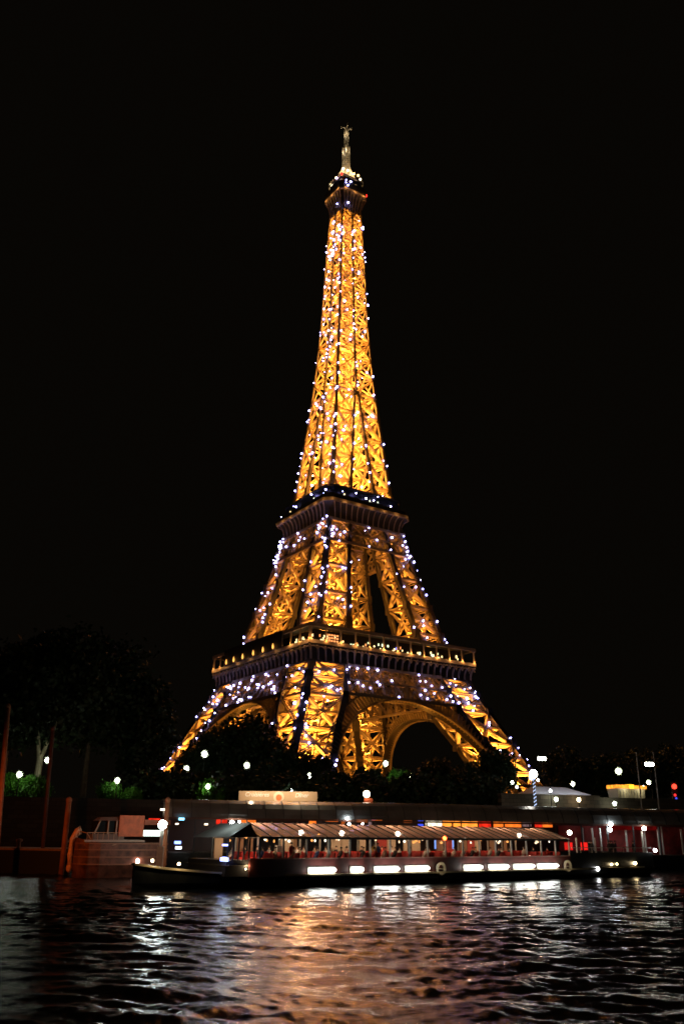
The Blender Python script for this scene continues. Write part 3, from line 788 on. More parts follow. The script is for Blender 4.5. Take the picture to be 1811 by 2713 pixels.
for i, (u, lab) in enumerate(((430, 'dark hedge bush left of the brightest green bush'), (500, 'dark hedge bush behind the brightest green bush'), (640, 'dark hedge bush behind the beige sign'), (740, 'dark hedge bush between two lamps above the sign'), (860, 'dark hedge bush right of the beige sign'), (950, 'dark hedge bush behind the orange pillar lamp'), (1130, 'dark hedge bush below the right arch'), (1240, 'dark hedge bush at the left end of the lit wall'))):
    p = at(u, 2120, 152 + 3 * (i % 2)); tree('bush', (p.x, p.y, LAND - .5), 6.6, lab, 1.35, i * 1.1, 'dark hedge bushes on the embankment', cat='bush', name='bush')

# ================================================================== LAMPS ON THE BANK
GL = {'white': emis('lamp_white', (.93, 1.0, .84), 24), 'cool': emis('lamp_cool', (.85, .92, 1.0), 18), 'warm': emis('lamp_warm', (1, .78, .55), 22)}
SHELL = bpy.data.materials.new('halo_globe'); SHELL.use_nodes = True  # nearly clear globe, made oversize to add a halo around the bulb
t = SHELL.node_tree; t.nodes.clear(); o_ = t.nodes.new('ShaderNodeOutputMaterial'); mx = t.nodes.new('ShaderNodeMixShader'); mx.inputs[0].default_value = .05
tr = t.nodes.new('ShaderNodeBsdfTransparent'); tl = t.nodes.new('ShaderNodeBsdfTranslucent'); tl.inputs['Color'].default_value = (.8, .9, .62, 1)
t.links.new(tr.outputs[0], mx.inputs[1]); t.links.new(tl.outputs[0], mx.inputs[2]); t.links.new(mx.outputs[0], o_.inputs[0])
LG = 'lit lamps along the embankment'
def street_lamp(u, v, Y, label, r=.36, col='white', base=LAND, heads=1, pole=STEEL, name='street_lamp'):
    p = at(u, v, Y); e = empty(name, (p.x, p.y, min(base, p.z - 1)), WALL_A, label, 'lamp', LG)
    hz = p.z - e.location.z
    g = G(); g.lathe((0, 0, 0), [(.16, 0), (.16, .5), (.10, .8), (.065, hz - r * 1.4 - .15), (.12, hz - r * 1.4 - .12), (.12, hz - r * 1.4 - .01)], 8); g.build('pole', pole, e, True)
    if heads == 1:
        g = G(); g.ball((0, 0, hz), r * .8, n=10, sz=1.15); g.build('bulb', GL[col], e, True)
        g = G(); g.ball((0, 0, hz), r * 1.35, n=14, sz=1.05); g.build('globe', SHELL, e, True)
        g = G(); g.lathe((0, 0, hz + r * 1.43), [(r * .45, 0), (r * .2, .12), (.03, .2)], 8); g.build('cap', STEEL, e)
    else:
        g = G(); g.span((-.95, -.07, hz - .42), (.95, .07, hz - .32)); g.build('crossbar', STEEL, e)
        for x in (-.72, 0, .72):
            g = G(); g.ball((x, -.1, hz), .34, n=10, sz=1.2); g.build('floodlight', GL[col], e, True)
    return e
for a in (
    (52, 2052, 136, 'leftmost globe lamp between two green lit bushes', .42),
    (126, 2014, 143.5, 'tall globe lamp left of the pale forked trunk', .42),
    (311, 2068, 141, 'globe lamp on a thin grey pole above the barge', .40),
    (542, 1998, 178, 'large bright lamp high before the dark tree under the left arch', .60),
    (494, 2037, 172, 'lamp lower left of the large bright one by the far left leg', .52),
    (654, 2028, 176, 'bright lamp alone in the dark trees below the left arch', .55),
    (820, 2055, 172, 'lamp in the dark trees under the nearest leg', .46),
    (551, 2084, 147, 'lamp right above the brightest green bush', .38),
    (771, 2092, 150, 'small lamp just over the top edge of the beige sign', .32, 'cool'),
    (1021, 2023, 184, 'bright lamp at the left foot of the rear arch', .52),
    (1088, 2057, 181, 'lamp with green leaves under the open right arch', .42),
    (1406, 2061, 176, 'lamp immediately right of the spiral lit pole', .38, 'cool'),
    (1424, 2067, 186, 'small lamp second right of the spiral lit pole', .28, 'cool'),
    (1356, 2073, 178, 'small lamp left of the spiral lit pole', .32),
    (1368, 2085, 174, 'lowest small lamp left of the spiral lit pole', .28, 'cool'),
    (1637, 2043, 190, 'large yellowish lamp above the kiosk', .62),
    (1516, 2077, 178, 'lamp standing over the right part of the white marquee', .40),
    (1615, 2086, 160, 'small lamp at the left end of the kiosk', .26, 'cool'),
    (1717, 2073, 170, 'lamp at the right of the kiosk between the flagpoles', .38),
    (1703, 2084, 160, 'tiny lamp at the right end of the kiosk', .20, 'cool'),
): street_lamp(*a)
street_lamp(1434, 2010, 200, 'high double headed floodlight mast left of the marquee', heads=4)
street_lamp(1718, 2025, 190, 'high double headed floodlight mast between the flagpoles', heads=4)
# lamps fixed low on the lit wall
for u, v, lab, col in ((1472, 2118, 'white lamp on a short post against the lit stone wall', 'white'), (1532, 2119, 'warm lamp against the right part of the lit stone wall', 'warm'), (1627, 2129, 'small white lamp against the dim wall under the kiosk', 'white'), (1457, 2095, 'small cool lamp at the wall top under the marquee edge', 'cool')):
    P = (WALL_P[0] + 1.8 * math.sin(WALL_A), WALL_P[1] - 1.8 * math.cos(WALL_A)); h = on_line(u, v, P, WALL_A)
    street_lamp(u, v, h.y, lab, .34 if v > 2100 else .26, col, base=1.6)
# spiral lit pole
p = at(1390, 2057, 139); e = empty('spiral_lamp_post', (p.x, p.y - 6, 1.6), 0, 'brightest lamp on a pole wound with blue white lights', 'lamp'); hz = p.z - 1.6
g = G(); g.tube([(0, 0, 0), (0, 0, hz - .5)], .12, 10); g.build('pole', STEEL, e)
g = G(); g.tube([(.16 * math.cos(k * .55), .16 * math.sin(k * .55), .3 + (hz - 1) * k / 240) for k in range(241)], .055, 5); g.build('light_coil', emis('coil_glow', (.55, .68, 1), 1.6, sample=False), e)
g = G(); g.ball((0, 0, hz), .6, n=12); g.build('globe', emis('big_lamp', (1, .93, .82), 25), e, True)
# pillar lamp with orange red light
p = at(973, 2104, 134); e = empty('pillar_lamp', (p.x, p.y, 1.5), 0, 'lamp on an orange red pillar above the dark boat roof', 'lamp', LG); hz = p.z - 1.5
g = G(); g.span((-.55, -.3, 0), (.75, .3, hz - .6)); g.build('pillar', mat('red_pillar', (.6, .12, .04), .6), e)
g = G(); g.ball((-.15, -.35, hz), .5, n=10); g.build('globe', GL['warm'], e, True)
# traffic signal
p = at(1783, 2084, 158); e = empty('traffic_signal', (p.x, p.y, LAND), 0, 'red traffic signal on a dark post at far right', 'traffic light'); hz = p.z - LAND
g = G(); g.tube([(0, 0, 0), (0, 0, hz + .8)], .08, 8); g.build('pole', STEEL, e)
g = G(); g.span((-.5, -.25, hz - 2.2), (.5, -.09, hz + .8)); g.build('housing', STEEL, e)
g = G(); g.ball((0, -.3, hz), .44, n=10); g.build('red_light', emis('signal_red', (1, .04, .02), 4), e, True)
g = G(); g.ball((-.05, -.3, hz - 1.45), .24, n=8); g.build('red_light', emis('signal_red_small', (1, .03, .03), 1.6), e, True)
g = G(); g.ball((.1, -.3, hz - 2.0), .2, n=8); g.build('blue_light', emis('signal_blue', (.08, .1, 1), 1.0), e, True)
# flagpoles
for u, lab in ((1692, 'left bare flagpole in front of the kiosk'), (1737, 'right bare flagpole beyond the kiosk')):
    b_ = at(u + 6, 2140, 132); t_ = at(u - 8, 1996, 132)
    e = empty('flagpole', (b_.x, b_.y, 1.5), 0, lab, 'flagpole', 'flagpoles on the right bank')
    g = G(); g.tube([(0, 0, 0), (t_.x - b_.x, 0, t_.z - 1.5)], .14, 8, 0, .07); g.build('mast', PALE, e); g = G(); g.ball((t_.x - b_.x, 0, t_.z - 1.4), .13, n=8); g.build('finial', PALE, e)

# white marquee on the wall
a_ = at(1400, 2100, 151); b_ = at(1547, 2102, 155)
L = (b_ - a_).length; e = empty('marquee', ((a_.x + b_.x) / 2, (a_.y + b_.y) / 2 + 3, LAND), math.atan2(b_.y - a_.y, b_.x - a_.x), 'white hipped marquee roof lit beside the tower leg', 'tent')
z0 = at(1470, 2103, 153).z - LAND; z1 = at(1470, 2083, 153).z - LAND; hx = L / 2; CANVAS = mat('white_canvas', (.75, .74, .74), .7, 0, .08, .6)
g = G(); g.loft([[(-hx, -3, z0), (hx, -3, z0), (hx, 3, z0), (-hx, 3, z0)], [(-hx * .72, -.3, z1), (hx * .45, -.3, z1), (hx * .45, .3, z1), (-hx * .72, .3, z1)]]); g.build('canopy', CANVAS, e)
g = G(); g.span((-hx, -3.04, z0 - .3), (hx, -3.0, z0 + .05)); g.build('valance', CANVAS, e)
for x in (-hx + .2, -hx * .35, hx * .3, hx - .2):
    g = G(); g.tube([(x, -2.9, 0), (x, -2.9, z0 - .02)], .06, 6); g.build('pole', PALE, e)
for x in (-hx * .75, 0, hx * .6):
    lamp('marquee_lamp', (x, -4.6, z0 + 1.6), 110, (.85, .88, 1), .1, e)
# kiosk
a_ = at(1622, 2108, 156); b_ = at(1695, 2108, 158); L = (b_ - a_).length
e = empty('kiosk', ((a_.x + b_.x) / 2, (a_.y + b_.y) / 2, LAND), math.atan2(b_.y - a_.y, b_.x - a_.x), 'cream kiosk with a glowing orange yellow sign band along its top', 'kiosk')
z0 = 0; zt = at(1660, 2081, 157).z - LAND; zb = at(1660, 2090, 157).z - LAND; hx = L / 2
g = G(); g.loft([[(-hx * .85, -1.2, 0), (hx * .85, -1.2, 0), (hx * .85, 1.2, 0), (-hx * .85, 1.2, 0)], [(-hx, -1.4, zb - .02), (hx, -1.4, zb - .02), (hx, 1.4, zb - .02), (-hx, 1.4, zb - .02)]]); g.build('booth', mat('cream_panel', (.6, .55, .38), .6, 0, .1, 2), e)
g = G(); g.span((-hx - .1, -1.5, zb), (-hx * .15, 1.4, zt)); g.span((hx * .2, -1.5, zb), (hx + .3, 1.4, zt - .05)); g.build('sign_band', emis('kiosk_orange', (1, .33, .03), 1.5, noise=.5, nscale=2.2), e)
g = G(); g.span((-hx * .15 + .01, -1.52, zb), (hx * .2 - .01, 1.4, zt + .1)); g.build('sign_band', emis('kiosk_yellow', (1, .55, .03), 2.2), e)
g = G()
for k in range(9): g.span((-hx * .8 + k * hx * .2, -1.46, .2), (-hx * .8 + k * hx * .2 + .08, -1.41, zb - .3))
g.build('panel_ribs', PALE, e)
for x in (-hx * .5, hx * .6): lamp('kiosk_lamp', (x, -2.3, zb - .2), 40, (1, .9, .6), .08, e)

# ================================================================== FAR GLASS BOAT
B2P, B2A = (0, 118), math.radians(15)
def b2(u, v=2180):
    h = on_line(u, v, B2P, B2A); return ((h.x - B2P[0]) * math.cos(B2A) + (h.y - B2P[1]) * math.sin(B2A), h.z)
B2 = empty('dinner_boat', (B2P[0], B2P[1], 0), B2A, 'long dark glass roofed boat moored behind with orange lit windows', 'boat')
xa = b2(430)[0]; xb = b2(1960)[0]
g = G(); g.loft([[(x, 4 - hb, -.4), (x, 4 + hb, -.4), (x, 4 + hb * 1.05, zt), (x, 4 - hb * 1.05, zt)] for x, hb, zt in ((xa - 7, .3, 2.6), (xa - 4, 2.4, 2.3), (xa, 3.9, 2.1), (xb, 3.9, 2.1), (xb + 2, 3.4, 2.1))]); g.build('hull', HULL, B2)
g = G(); zr0, zr1 = 6.25, 8.5
DG = mat('dark_roof_glass', (.22, .23, .22), .25, 0, .35, .25, bump=.12)
xs_ = np.linspace(xa, xb, 44); rings = []
prof = [(-.25, zr0), (-.15, zr0 + .5), (.15, zr0 + 1.2), (.7, zr0 + 1.8), (1.6, zr1 - .05), (3.5, zr1 + .05), (8.2, zr1 - .4), (8.2, zr1 - .5), (3.5, zr1 - .08), (1.6, zr1 - .2), (.8, zr0 + 1.7), (.3, zr0 + 1.15), (0, zr0 + .5), (-.1, zr0)]
g.loft([[(x, y, z + (.25 * math.sin(x * .1)) * .2) for y, z in prof] for x in xs_]); g.build('roof', DG, B2)
for k in range(36):
    x = xa + (xb - xa) * (k + .5) / 36; g = G()
    for (y0, z0), (y1, z1) in zip(prof[:4], prof[1:5]): g.beam((x, y0 - .02, z0 + .02), (x, y1 - .02, z1 + .04), .07, .06, (1, 0, 0))
    g.build('roof_rib', STEEL, B2)
g = G(); g.span((xa - .1, -.32, zr0 - .22), (xb, -.1, zr0 - .01)); g.build('eave_rail', mat('eave_brown', (.12, .05, .03), .5), B2)
for k, u in enumerate(list(range(450, 1900, 68))):
    x = b2(u)[0]; g = G(); g.box((x, .05, 4.15), (.16, .16, 4.1)); g.build('post', STEEL, B2)
g = G(); g.span((xa, 6.0, 2.1), (xb, 6.2, 6.2)); g.build('rear_wall', mat('boat_inner_wall', (.05, .03, .025), .6), B2)
g = G(); g.span((xa, .1, 2.11), (xb, 6, 2.2)); g.build('deck', DECK, B2)
OR = {'o': emis('window_orange', (1, .19, .02), 1.25, noise=.35, nscale=1.3), 'b': emis('window_amber', (1, .27, .03), 1.7, noise=.3, nscale=1.2), 'r': emis('window_red', (1, .03, .012), .9, noise=.5, nscale=1.4), 'd': emis('window_dull', (.8, .16, .025), .45, noise=.5, nscale=1.2),
      'c': emis('window_cream', (1, .85, .6), 2.0, noise=.6, nscale=2), 'k': emis('window_darkred', (.5, .012, .01), .12, noise=.5, nscale=.8), 'g': emis('window_grey', (.5, .3, .3), .35, noise=.6, nscale=2), 'v': emis('window_violet', (.5, .25, 1), 1.0), 'B': emis('window_blue', (.06, .1, 1), 1.1)}
for u0, u1, v0, v1, c in ((395, 425, 2168, 2176, 'r'), (574, 602, 2168, 2184, 'r'), (640, 678, 2170, 2182, 'o'), (795, 813, 2166, 2175, 'o'), (820, 838, 2166, 2184, 'o'), (864, 896, 2167, 2177, 'o'), (905, 914, 2170, 2186, 'd'), (945, 974, 2170, 2178, 'o'), (985, 1013, 2170, 2178, 'o'), (977, 985, 2172, 2188, 'g'), (985, 998, 2168, 2173, 'v'), (705, 720, 2165, 2171, 'B'), (1070, 1092, 2173, 2180, 'd'), (1108, 1122, 2172, 2178, 'B'), (1108, 1122, 2183, 2190, 'B'), (1128, 1171, 2175, 2190, 'c'),
                          (1173, 1221, 2175, 2192, 'b'), (1224, 1266, 2175, 2192, 'b'), (1267, 1301, 2175, 2192, 'r'), (1308, 1381, 2176, 2192, 'o'), (1384, 1408, 2176, 2190, 'g'), (1417, 1436, 2175, 2192, 'r'), (1437, 1464, 2175, 2192, 'o'), (1466, 1600, 2172, 2186, 'k'), (1620, 1740, 2174, 2200, 'k')):
    x0, za_ = b2(u0, v0); x1, zb_ = b2(u1, v1)
    g = G(); g.span((x0, 0.16, zb_), (x1, .26, za_)); g.build('window', OR[c], B2)
for u, v, r, c in ((613, 2180, .34, 'white'), (632, 2180, .26, 'white'), (1612, 2184, .30, 'cool'), (1610, 2198, .34, 'cool'), (1700, 2195, .34, 'white'), (918, 2168, .2, 'cool'), (922, 2184, .22, 'cool'), (957, 2183, .15, 'white')):
    x, z = b2(u, v); g = G(); g.ball((x, -.45, z), r * .8, n=8); g.build('spot_lamp', emis('boat_spot_' + c, {'white': (1, .97, .9), 'cool': (.88, .95, 1)}[c], 60), B2, True)
# red lounge at the right end
g = G(); x0, _ = b2(1500); x1, _ = b2(1960); g.span((x0, 2.6, 2.2), (x1, 2.7, 6.0)); g.build('red_curtain', mat('red_curtain', (.14, .008, .006), .8, 0, .5, 1.2), B2)
for u in range(1520, 1900, 44): lamp('lounge_lamp', (b2(u)[0], 1.2, 5.4), 4, (1, .55, .4), .1, B2)
for u in (1545, 1571, 1592, 1611, 1660, 1702, 1745, 1806):
    x = b2(u)[0]; g = G(); g.box((x, .6, 4.0), (.22, .2, 3.4)); g.build('lounge_column', PALE, B2)
for u0, u1, v0, v1 in ((1498, 1520, 2232, 2252), (1541, 1560, 2232, 2252)):
    x0, za_ = b2(u0, v0); x1, zb_ = b2(u1, v1); g = G(); g.span((x0, .4, zb_), (x1, .5, za_)); g.build('window', emis('lounge_red', (1, .02, .015), 1.0), B2)
# left end: lit bow details
for u, v, r, col in ((470, 2232, .30, (.2, .3, 1)), (472, 2246, .28, (.8, .9, 1)), (480, 2170, .26, (.2, .6, .9)), (545, 2184, .16, (1, .8, .5)), (577, 2191, .15, (1, .7, .4)), (430, 2145, .2, (1, .8, .6)), (468, 2183, .14, (1, .8, .6))):
    x, z = b2(u, v); g = G(); g.box((x, -.5, z), (r * 2.6, .3, r * 1.1)); g.build('deck_light', emis('deck_light_%d' % u, col, 4), B2)

# roof sign
def text_mesh(body, size, matr, parent, loc, shear=0.0, ext=.02, name='lettering'):
    cu = bpy.data.curves.new('t', 'FONT'); cu.body = body; cu.size = size; cu.shear = shear; cu.extrude = ext; cu.offset = .012; cu.align_x = 'CENTER'; cu.align_y = 'CENTER'
    to = bpy.data.objects.new('t', cu); COL.objects.link(to); bpy.context.view_layer.update()
    me = bpy.data.meshes.new_from_object(to.evaluated_get(bpy.context.evaluated_depsgraph_get())); bpy.data.objects.remove(to)
    me.materials.clear(); me.materials.append(matr); me.name = name
    o = bpy.data.objects.new(name, me); COL.objects.link(o); o.parent = parent; o.location = loc; o.rotation_euler = (math.pi / 2, 0, 0); return o
SY = 120.0
a_ = at(632, 2092, SY); b_ = at(840, 2100, SY); c_ = at(735, 2122, SY)
L = b_.x - a_.x; zt = (a_.z + b_.z) / 2; zb = c_.z
SG = empty('roof_sign', ((a_.x + b_.x) / 2, SY + .6, zb), 0.0, 'long beige sign board with white lettering and an orange disc on the boat roof', 'sign')
h = zt - zb
g = G(); g.span((-L / 2, 0, 0), (L / 2, .35, h)); g.build('board', mat('beige_board', (.62, .44, .27), .6, 0, .06, .8), SG)
g = G()
for x in (-L * .42, -L * .1, L * .2, L * .42): g.span((x - .06, .1, -1.4), (x + .06, .22, -.01))
g.build('bracket', STEEL, SG)
LET = mat('white_lettering', (.95, .92, .84), .5)
text_mesh('Croisières', .78, LET, SG, (-L * .27, -.03, h * .64), .25)
text_mesh('Dîner', .78, LET, SG, (L * .30, -.03, h * .60), .25)
g = G(); g.lathe((0, 0, 0), [(.72, 0), (.72, .04)], 24); o = g.build('emblem_ring', mat('emblem_pale', (.85, .70, .52), .5), SG); o.location = (L * .01, -.03, h * .42); o.rotation_euler = (math.pi / 2, 0, 0)
g = G(); g.lathe((0, 0, 0), [(.40, 0), (.40, .04)], 24); o = g.build('emblem', mat('emblem_orange', (.9, .2, .06), .5), SG); o.location = (L * .012, -.075, h * .36); o.rotation_euler = (math.pi / 2, 0, 0)
for x in (-3.2, 0, 3.2): lamp('sign_lamp', (x, -2.6, 1.9), 330, (1, .76, .5), .1, SG)

# ================================================================== NEAR GLASS BOAT
B1P, B1A = (8.0, 90.0), math.radians(38)
def b1(u, v=2270, dy=0.0):
    P = (B1P[0] - dy * math.sin(B1A), B1P[1] + dy * math.cos(B1A))
    h = on_line(u, v, P, B1A); return ((h.x - P[0]) * math.cos(B1A) + (h.y - P[1]) * math.sin(B1A), h.z)
B1 = empty('tour_boat', (B1P[0], B1P[1], 0), B1A, 'glass canopied river tour boat passing in front with white lights along its hull', 'boat')
bow = b1(352, 2325, 4.2)[0]; stern = b1(1735)[0]; HB = 4.2
cf = b1(690)[0]; ca_ = b1(1512)[0]; wf = b1(612)[0]
st = [(bow, .12, 1.9), (bow + 2.5, 1.1, 1.55), (bow + 6, 2.4, 1.25), (bow + 10, 3.5, 1.05), (bow + 15, HB, .95), (stern - 6, HB, .95), (stern, 3.6, 1.05)]
g = G(); g.loft([[(x, HB - hb * .72, -.5), (x, HB + hb * .72, -.5), (x, HB + hb, .5), (x, HB + hb, zt), (x, HB - hb, zt), (x, HB - hb, .5)] for x, hb, zt in st]); g.build('hull', HULL, B1)
g = G()
for (x0, h0, z0), (x1, h1, z1) in zip(st[:-1], st[1:]):
    for s in (-1, 1): g.beam((x0, HB + s * (h0 + .04), z0 + .08), (x1, HB + s * (h1 + .04), z1 + .08), .40, .16, (0, 0, 1))
g.build('gunwale', mat('cream_gunwale', (.62, .5, .3), .35), B1)
# foredeck bulwark lamps giving the yellow streaks
for x, y, z, pw in ((bow + 1.2, HB - .9, 2.25, 30), (bow + 3.2, HB - 1.8, 2.0, 22), (bow + 8.6, HB - 3.6, 1.6, 30)):
    lamp('fore_light', (x, y - .5, z + .25), pw, (1, .75, .42), .06, B1)
    g = G(); g.ball((x, y, z), .12, n=8); g.build('deck_lamp', emis('fore_lamp', (1, .75, .42), 30), B1, True)
x, z = b1(307, 2282); g = G()
# lower side wall
g = G(); g.span((cf - 1, .12, .96), (ca_, .28, 2.35)); g.build('side_wall', mat('maroon_panel', (.10, .022, .018), .5, 0, .4, 1.2), B1)
g = G(); g.span((cf - 1, .05, 2.36), (ca_, .3, 2.46)); g.build('sill_rail', mat('sill_rail', (.30, .16, .13), .4), B1)
g = G(); g.span((cf - 1, 8.1, .96), (ca_, 8.28, 2.1)); g.build('far_side_wall', mat('far_side', (.10, .03, .028), .6), B1)
g = G(); g.span((wf, .3, 1.86), (ca_ + .5, 8.1, 1.94)); g.span((ca_ + .5, .3, 2.2), (stern - .6, 8.1, 2.3)); g.build('deck', DECK, B1)
g = G(); g.span((ca_ + .02, .12, .96), (stern - .6, .28, 2.75)); g.span((ca_ + .02, 8.1, .96), (stern - .6, 8.28, 2.75)); g.span((stern - .58, .12, .96), (stern - .4, 8.28, 2.75)); g.build('bulwark', HULL, B1)
STRIP = emis('strip_white', (.98, 1.0, .94), 24)
for u0, u1 in ((817, 887), (929, 960), (992, 1054), (1074, 1134), (1229, 1275), (1295, 1345), (1361, 1413), (1424, 1476)):
    x0, z0 = b1(u0, 2313); x1, _ = b1(u1, 2313)
    g = G(); n = max(3, int((x1 - x0) / .40))
    g.span((x0 - .08, .02, 1.02), (x1 + .08, .11, 1.7)); e_ = g.build('light_housing', mat('housing_grey', (.32, .31, .27), .4), B1)
    g = G()
    for k in range(n):
        xx = x0 + (x1 - x0) * (k + .5) / n; g.ball((xx, -.12, 1.44), (x1 - x0) / n * .5, n=8, sz=.62)
    g.build('tube_lights', STRIP, e_)
for u in (1166, 1502):
    x, z = b1(u, 2311); g = G()
    pts = [(x + .52 * math.cos(k * .2618), -.1, 1.35 + .52 * math.sin(k * .2618)) for k in range(25)]; g.tube(pts, .15, 7); g.lathe((x, .02, 1.35), [(.4, -.02), (.4, .02)], 16)
    g.build('lifebuoy', mat('lifebuoy_cream', (.75, .65, .48), .5), B1, True); lamp('buoy_lamp', (x - .3, -.9, 1.7), 9, (1, .85, .6), .05, B1)
# posts, panes, canopy ribs
GLS = glass('clear_glass', (.86, .88, .86)); ROOFG = glass('canopy_glass', (.80, .78, .76), body=.55, bodycol=(.52, .38, .31))
nb = 17; xs_ = np.linspace(cf, ca_, nb + 1)
EAV, RDG = 4.12, 5.38
arc = [(.12 + 4.08 * math.sin(q * math.pi / 2) , EAV + (RDG - EAV) * (1 - (1 - q) ** 1.9)) for q in np.linspace(0, 1, 9)]
arc = arc + [(8.4 - y, z) for y, z in arc[::-1][1:]]
for k, x in enumerate(xs_):
    g = G(); g.box((x, .2, (2.46 + EAV) / 2), (.16, .14, EAV - 2.48)); g.build('post', PALE, B1); g = G(); g.box((x, 8.2, (2.1 + EAV) / 2), (.14, .14, EAV - 2.12)); g.build('post', PALE, B1)
for k in range(nb):
    g = G(); g.span((xs_[k] + .1, .19, 2.48), (xs_[k + 1] - .1, .21, EAV - .08)); g.build('window_pane', GLS, B1)
for k in range(nb * 2 + 1):
    x = cf + (ca_ - cf) * k / (nb * 2); g = G()
    for (y0, z0), (y1, z1) in zip(arc[:-1], arc[1:]): g.beam((x + (y0 < 4.2) * 0, y0, z0 + .03), (x, y1, z1 + .03), .11, .1, (0, 0, 1))
    g.build('canopy_rib', STEEL, B1)
g = G(); V = [(x, y, z) for x in (cf, ca_) for y, z in arc]; n = len(arc)
g.add(V, [(k, k + 1, n + k + 1, n + k) for k in range(n - 1)]); g.build('canopy', ROOFG, B1, True)
g = G(); g.beam((cf, .1, EAV), (ca_, .1, EAV), .2, .2); g.beam((cf, 8.3, EAV), (ca_, 8.3, EAV), .2, .2); g.build('eave_beam', STEEL, B1)
for u in (797, 905, 1053, 1374):
    x, z = b1(u, 2205, 1.6); g = G(); g.ball((x, 1.6, 4.55), .22, n=8); g.build('ceiling_lamp', emis('saloon_lamp', (1, .82, .62), 28), B1, True)
for x in np.linspace(cf + 2, ca_ - 2, 8): lamp('saloon_light', (x, 4.2, 4.2), 360, (1, .60, .36), .15, B1)
x, z = b1(1176, 2221); g = G(); g.ball((x, -.05, z), .2, n=8); g.build('navigation_lamp', emis('nav_red', (1, .10, .02), 14), B1, True)
x, z = b1(1513, 2206); g = G(); g.ball((x, .3, z), .26, n=8); g.build('stern_lamp', emis('saloon_lamp', (1, .82, .62), 28), B1, True)
rf = random.Random(9)
for k in range(nb * 2):
    x0 = cf + (ca_ - cf) * k / (nb * 2); x1 = x0 + rf.uniform(.4, 1.5)
    if rf.random() < .62:
        g = G(); g.span((x0, 7.9, 2.2), (x1, 8.0, 4.0)); g.build('curtain', rf.choice((mat('curtain_cream', (.55, .45, .33), .8), mat('curtain_red', (.40, .05, .04), .8), mat('curtain_brown', (.25, .15, .09), .8))), B1)
rl = random.Random(21); SM_L = [emis('downlight_warm', (1, .62, .36), 3.0), emis('downlight_amber', (1, .38, .10), 2.2), emis('downlight_pale', (1, .86, .7), 3.5)]
for k in range(46):
    x = cf + 1 + (ca_ - cf - 1.5) * rl.random(); y = rl.choice((.9, 1.6, 3.0, 4.2, 6.5, 7.6)); z = rl.uniform(3.65, 4.0)
    g = G(); g.lathe((x, y, z), [(.03, .25), (rl.uniform(.07, .17), .12), (.05, 0)], 8); g.build('hanging_lamp', rl.choice(SM_L), B1)
for u in (1153, 1200):
    x, z = b1(u, 2235, 7.0); g = G(); g.span((x - .08, 7.0, z - .55), (x + .08, 7.1, z + .65)); g.build('blue_light_bar', emis('bar_blue', (.25, .4, 1), 1.6), B1)
# seats in pairs
for k in range(30):
    x = cf + 1.5 + (ca_ - cf - 3) * k / 29
    for y in (1.5, 6.6):
        g = G(); g.span((x - .25, y - .9, 1.95), (x + .28, y + .9, 2.4)); g.span((x + .2, y - .9, 2.4), (x + .36, y + .9, 2.86)); g.build('seat', RED, B1)
# front wheelhouse with sloping glass
g = G(); z0, z1 = 1.02, 2.3
g.loft([[(wf, .9, z0), (cf - .4, .35, z0), (cf - .4, 8.05, z0), (wf, 7.5, z0)], [(wf + .1, .9, z1), (cf - .4, .35, z1), (cf - .4, 8.05, z1), (wf + .1, 7.5, z1)]]); g.build('wheelhouse_base', mat('wheelhouse_dark', (.04, .035, .035), .4), B1)
g = G(); g.loft([[(wf + .3, 1.1, 4.1), (cf - .2, .3, 4.15), (cf - .2, 8.1, 4.15), (wf + .3, 7.3, 4.1)], [(wf + 2.2, 1.6, 5.0), (cf - .2, 1.5, 5.3), (cf - .2, 6.9, 5.3), (wf + 2.2, 6.8, 5.0)]]); g.build('wheelhouse_roof', mat('wheelhouse_roof', (.30, .29, .28), .35), B1)
g = G(); g.add([(wf + .12, 1, z1), (cf - .4, .4, z1), (cf - .4, .4, 4.1), (wf + .35, 1.15, 4.1), (wf + .12, 7.4, z1), (wf + .35, 7.2, 4.1)], [(0, 1, 2, 3), (4, 0, 3, 5)]); g.build('windscreen', GLS, B1)
for k in range(6):
    t_ = k / 5; g = G(); x = wf + .2 + (cf - .6 - wf) * t_; y = .95 - .55 * t_; g.beam((x, y, z1), (x + .1, y + .05, 4.1), .12, .12); g.build('wheelhouse_post', STEEL, B1)
lamp('wheelhouse_light', ((wf + cf) / 2 + 2, 4.2, 3.8), 40, (1, .7, .45), .1, B1)
lamp('wheelhouse_light', (wf + 1.5, 3.2, 6.2), 110, (.8, 1, .95), .1, B1)
for u, v, w_, h_ in ((598, 2277, 1.0, .28), (646, 2274, .45, .22), (621, 2239, .6, .14)):
    y_ = min(np.linspace(.9, 7.4, 40), key=lambda y: abs(b1(u, v, y)[0] - wf + .15)); x, z = b1(u, v, y_)
    g = G(); g.box((wf - .1, y_, z), (.2, w_, h_)); g.build('blue_lamp', emis('blue_white', (.30, .38, 1), 6), B1)
for u0, u1, v0, v1 in ((724, 745, 2262, 2280), (735, 750, 2240, 2258)):
    x0, za_ = b1(u0, v0, 2); x1, zb_ = b1(u1, v1, 2); g = G(); g.span((x0, 2, zb_), (x1, 2.4, za_)); g.build('cabinet', PALE, B1)
